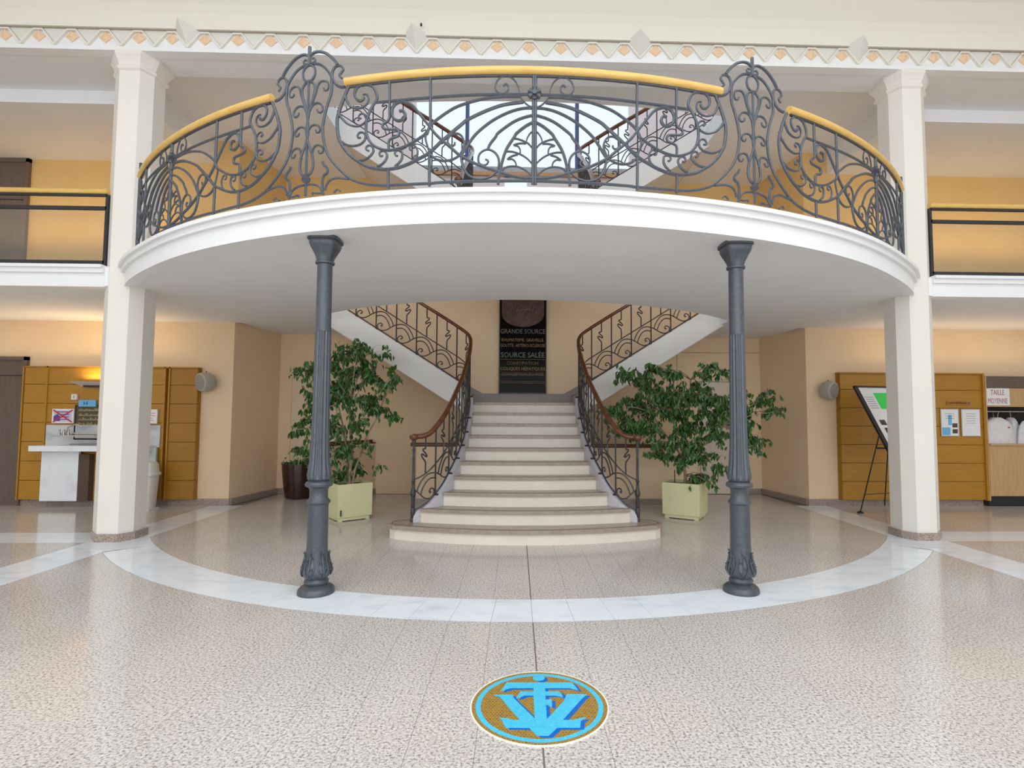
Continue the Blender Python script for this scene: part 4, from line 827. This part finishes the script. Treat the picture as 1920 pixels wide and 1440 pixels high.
# ---------------------------------------------------------------- plants
lfm=[]
for mm in (M_leaf,M_leaf,M_leaf2):
    q=MB(); q.add([(0,0,0),(.014,.016,-.018),(.019,.018,-.040),(.010,.012,-.062),(0,.004,-.084),(-.010,.012,-.062),(-.019,.018,-.040),(-.014,.016,-.018),(0,.004,-.02),(0,.002,-.05)],
      [(0,1,8),(1,2,9,8),(2,3,9),(3,4,9),(0,8,7),(7,8,9,6),(6,9,5),(5,9,4)]); lfm.append(q.mesh('leaf',mm,True))
LV=[tuple(v.co) for v in lfm[0].vertices]; LF=[tuple(p.vertices) for p in lfm[0].polygons]
def tree(t,trunk,clusters,depth,rnd,count,nobj=290):
    org=t.location
    def X(px,py,Y):
        d=fw+rt*((px-998.1)/F_PX)-up*((py-720)/F_PX); return Vector((-.131,0,1.5))+d*(Y/d.y)
    tb=MB(); tb.tube([(x,y,z) for x,y,z in trunk[0]],.026,8,.020); 
    for tr in trunk[1:]: tb.tube(tr,.018,7,.010)
    tb.build('trunk',M_bark,t,True)
    tips=[]
    for c in clusters:
        px,py,rx,rz=c[:4]; dy=c[4] if len(c)>4 else rnd.uniform(-.25,.25); Y=depth+dy
        w_=X(px,py,Y); w_=Vector(w_)-org; k=Y/1015.8; rx*=k; rz*=k; tips.append((w_,rx,rz))
    n_obj=0; st_=MB(); mats_=(M_leaf,M_leaf,M_leaf2); tw=MB(); tot=sum(a*b for _,a,b in tips)
    mats_all=[]; leaves=[]
    for w_,rx,rz in tips:
        src=min((p for tr in trunk for p in tr[-3:]),key=lambda p:(Vector(p)-w_).length)
        a=Vector(src); mid=(a+w_)/2+Vector((0,0,.06)); pts=spline([tuple(a),tuple(mid),tuple(w_)],6)
        MB().tube(pts,.009,5,.004).build('branch',M_bark,t,True)
        n=int(count*rx*rz/tot); nt_=max(4,n//9)
        for _ in range(nt_):
            f=rnd.uniform(.3,1); b0=a.lerp(w_,f*.5+.5); th=rnd.uniform(0,2*PI); r_=rnd.random()**.5
            e=w_+Vector((math.cos(th)*rx*r_,rnd.uniform(-1,1)*rx*.8,math.sin(th)*rz*r_)); mid=(b0+e)/2+Vector((0,0,.05))
            tw.tube([b0,mid,e],.0028,3,.0015)
            for q in range(max(3,n//nt_)):
                u=rnd.uniform(.25,1.08); p=b0*(1-u)**2+mid*2*u*(1-u)+e*u*u+Vector((rnd.uniform(-.03,.03),rnd.uniform(-.03,.03),rnd.uniform(-.02,.02)))
                leaves.append((p,rnd.uniform(0,2*PI),rnd.gauss(.0,.45),rnd.gauss(0,.35),rnd.uniform(.85,1.35)))
    tw.build('twigs',M_bark,t,kind='stuff')
    leaves.sort(key=lambda l:l[0].y)
    for i,(p,rz_,rx_,ry_,s_) in enumerate(leaves[:nobj]):
        o=link('leaf',lfm[i%3],t); o.location=p; o.rotation_euler=(rx_,ry_,rz_); o.scale=(s_,s_,s_)
    for i,(p,rz_,rx_,ry_,s_) in enumerate(leaves[nobj:]):
        M4=Matrix.Translation(p)@Matrix.Rotation(rz_,4,'Z')@Matrix.Rotation(ry_,4,'Y')@Matrix.Rotation(rx_,4,'X')
        st_.mi=i%2; st_.add([M4@(Vector(v)*s_) for v in LV],LF)
    st_.build('foliage',[M_leaf,M_leaf2],t,True,kind='stuff')
def planter(t,w_,d_,h):
    q=MB(); a,b_=w_/2,d_/2; th=.018; r0_=.985
    vs=[(x*s_,y*s_,z) for z,s_ in ((.06,r0_),(h,1)) for x,y in ((-a,-b_),(a,-b_),(a,b_),(-a,b_))]
    ia,ib=a-th,b_-th; vs+=[(x,y,z) for z in (h,h-.05) for x,y in ((-ia,-ib),(ia,-ib),(ia,ib),(-ia,ib))]
    fs=[(3,2,1,0)]+[(i,(i+1)%4,(i+1)%4+4,i+4) for i in range(4)]+[(4+i,4+(i+1)%4,8+(i+1)%4,8+i) for i in range(4)]+[(8+i,8+(i+1)%4,12+(i+1)%4,12+i) for i in range(4)]
    q.add(vs,fs); q.build('planter_box',M_pot,t)
    MB().box(-ia,ia,-ib,ib,h-.10,h-.045).build('soil',M_soil,t)
    for x in (-1,1):
        for y in (-1,1): MB().box(x*a*.88-(.20*a if x>0 else -.0),x*a*.88+(.20*a if x<0 else 0),y*b_*.88-(.2*b_ if y>0 else 0),y*b_*.88+(.2*b_ if y<0 else 0),0,.065).build('foot',M_pot,t)
        MB().box(-a*.88,a*.88,x*b_*.85-.01,x*b_*.85+.01,.012,.064).box(x*a*.85-.01,x*a*.85+.01,-b_*.85,b_*.85,.012,.064).build('base_rail',M_pot,t)
rnd=random.Random(5)
tl=thing('potted_ficus','tall ficus in pale yellow square planter left of the stairs','plant',(-2.55,8.02,0)); 
def pot_at(t,ang,w_,d_,h,**k):
    before=set(bpy.data.objects); planter(t,w_,d_,h)
    for o in set(bpy.data.objects)-before:
        me=o.data; me.transform(Matrix.Rotation(ang,4,'Z'))
pot_at(tl,math.radians(38),.50,.50,.52)
MB().box(-.01,.01,-.351,-.345,.085,.17).build('black_tag',M_blackm,tl)
tree(tl,[[(0,0,.45),(.0,0,.62),(.03,0,.9),(.0,.02,1.25),(-.02,0,1.6)],[(.04,.02,.46),(.08,0,.7),(.16,.02,.95),(.24,0,1.2),(.42,-.03,1.5)],[(-.03,.03,.46),(-.05,.05,.9),(-.12,.05,1.3),(-.2,.03,1.65)]],
 [(572,690,34,22),(605,680,38,26),(645,665,42,32),(690,658,40,26),(655,700,45,34),(700,700,42,32),(735,722,28,24),(640,742,48,34),(592,750,36,36),(690,748,42,26),(585,790,36,26),(560,806,24,16),(620,800,44,30),(668,790,36,26),(705,772,36,20),(742,782,18,14),(640,835,44,28),(580,850,36,30),(605,868,40,28),(555,846,18,18),(660,868,34,22),(692,838,20,12),(650,893,30,14),(672,648,26,14),(610,720,40,26),(738,690,22,12),(712,880,14,8)],7.95,rnd,2900)
tr_=thing('potted_ficus','broad ficus in pale yellow square planter right of the stairs','plant',(2.40,8.10,0))
pot_at(tr_,math.radians(-33),.55,.48,.52)
MB().tube([(-.16,-.02,.45),(-.16,-.02,.70)],.008,6).build('watering_gauge',M_blackm,tr_)
tree(tr_,[[(0,0,.45),(.01,0,.60),(-.02,0,.85),(-.04,0,1.1)],[(.0,.0,.8),(.14,0,1.0),(.40,0,1.12),(.58,.0,1.35)],[(0,0,.82),(-.15,0,1.05),(-.35,0,1.3),(-.5,0,1.55)],[(0,0,.85),(.02,.05,1.2),(.1,.05,1.7),(.12,.05,2.05)]],
 [(1172,700,30,18),(1205,712,36,24),(1150,768,38,26),(1165,800,40,28),(1240,735,46,34),(1195,760,40,30),(1215,800,44,30),(1265,700,34,16),(1260,770,44,30),(1290,740,46,30),(1320,700,22,14),(1335,685,26,16),(1355,694,16,14),(1330,750,44,30),(1350,780,44,34),(1385,755,40,30),(1400,790,34,30),(1430,745,26,22),(1452,768,22,14),(1385,825,30,28),(1345,810,36,26),(1420,825,24,18),(1290,800,44,30),(1255,830,42,24),(1300,838,36,24),(1230,855,36,14),(1275,865,34,20),(1330,862,24,20),(1345,880,22,18),(1318,893,24,14),(1420,848,18,10),(1300,900,14,14),(1335,910,8,12),(1228,690,30,16),(1470,772,12,8),(1310,725,20,12)],8.0,rnd,4600)
pb=thing('brown_planter','dark brown round glazed pot with low plant behind the left column','plant',(-4.02,9.95,0))
MB().lathe([(.20,0),(.235,.02),(.27,.25),(.295,.50),(.30,.62),(.285,.625),(.27,.56)],n=36).build('pot',M_pot2,pb,True)
MB().lathe([(.27,.55),(.27,.57)],n=24).build('soil',M_soil,pb)
q=MB(); 
for k in range(70):
    a=rnd.uniform(0,2*PI); r_=.30*rnd.random()**.5; M4=Matrix.Translation((r_*math.cos(a),r_*math.sin(a),.60+rnd.uniform(0,.10)))@Matrix.Rotation(rnd.uniform(0,6.3),4,'Z')@Matrix.Rotation(rnd.gauss(.5,.5),4,'X'); q.add([M4@Vector(v) for v in LV],LF)
q.build('foliage',M_leaf2,pb,True,kind='stuff')
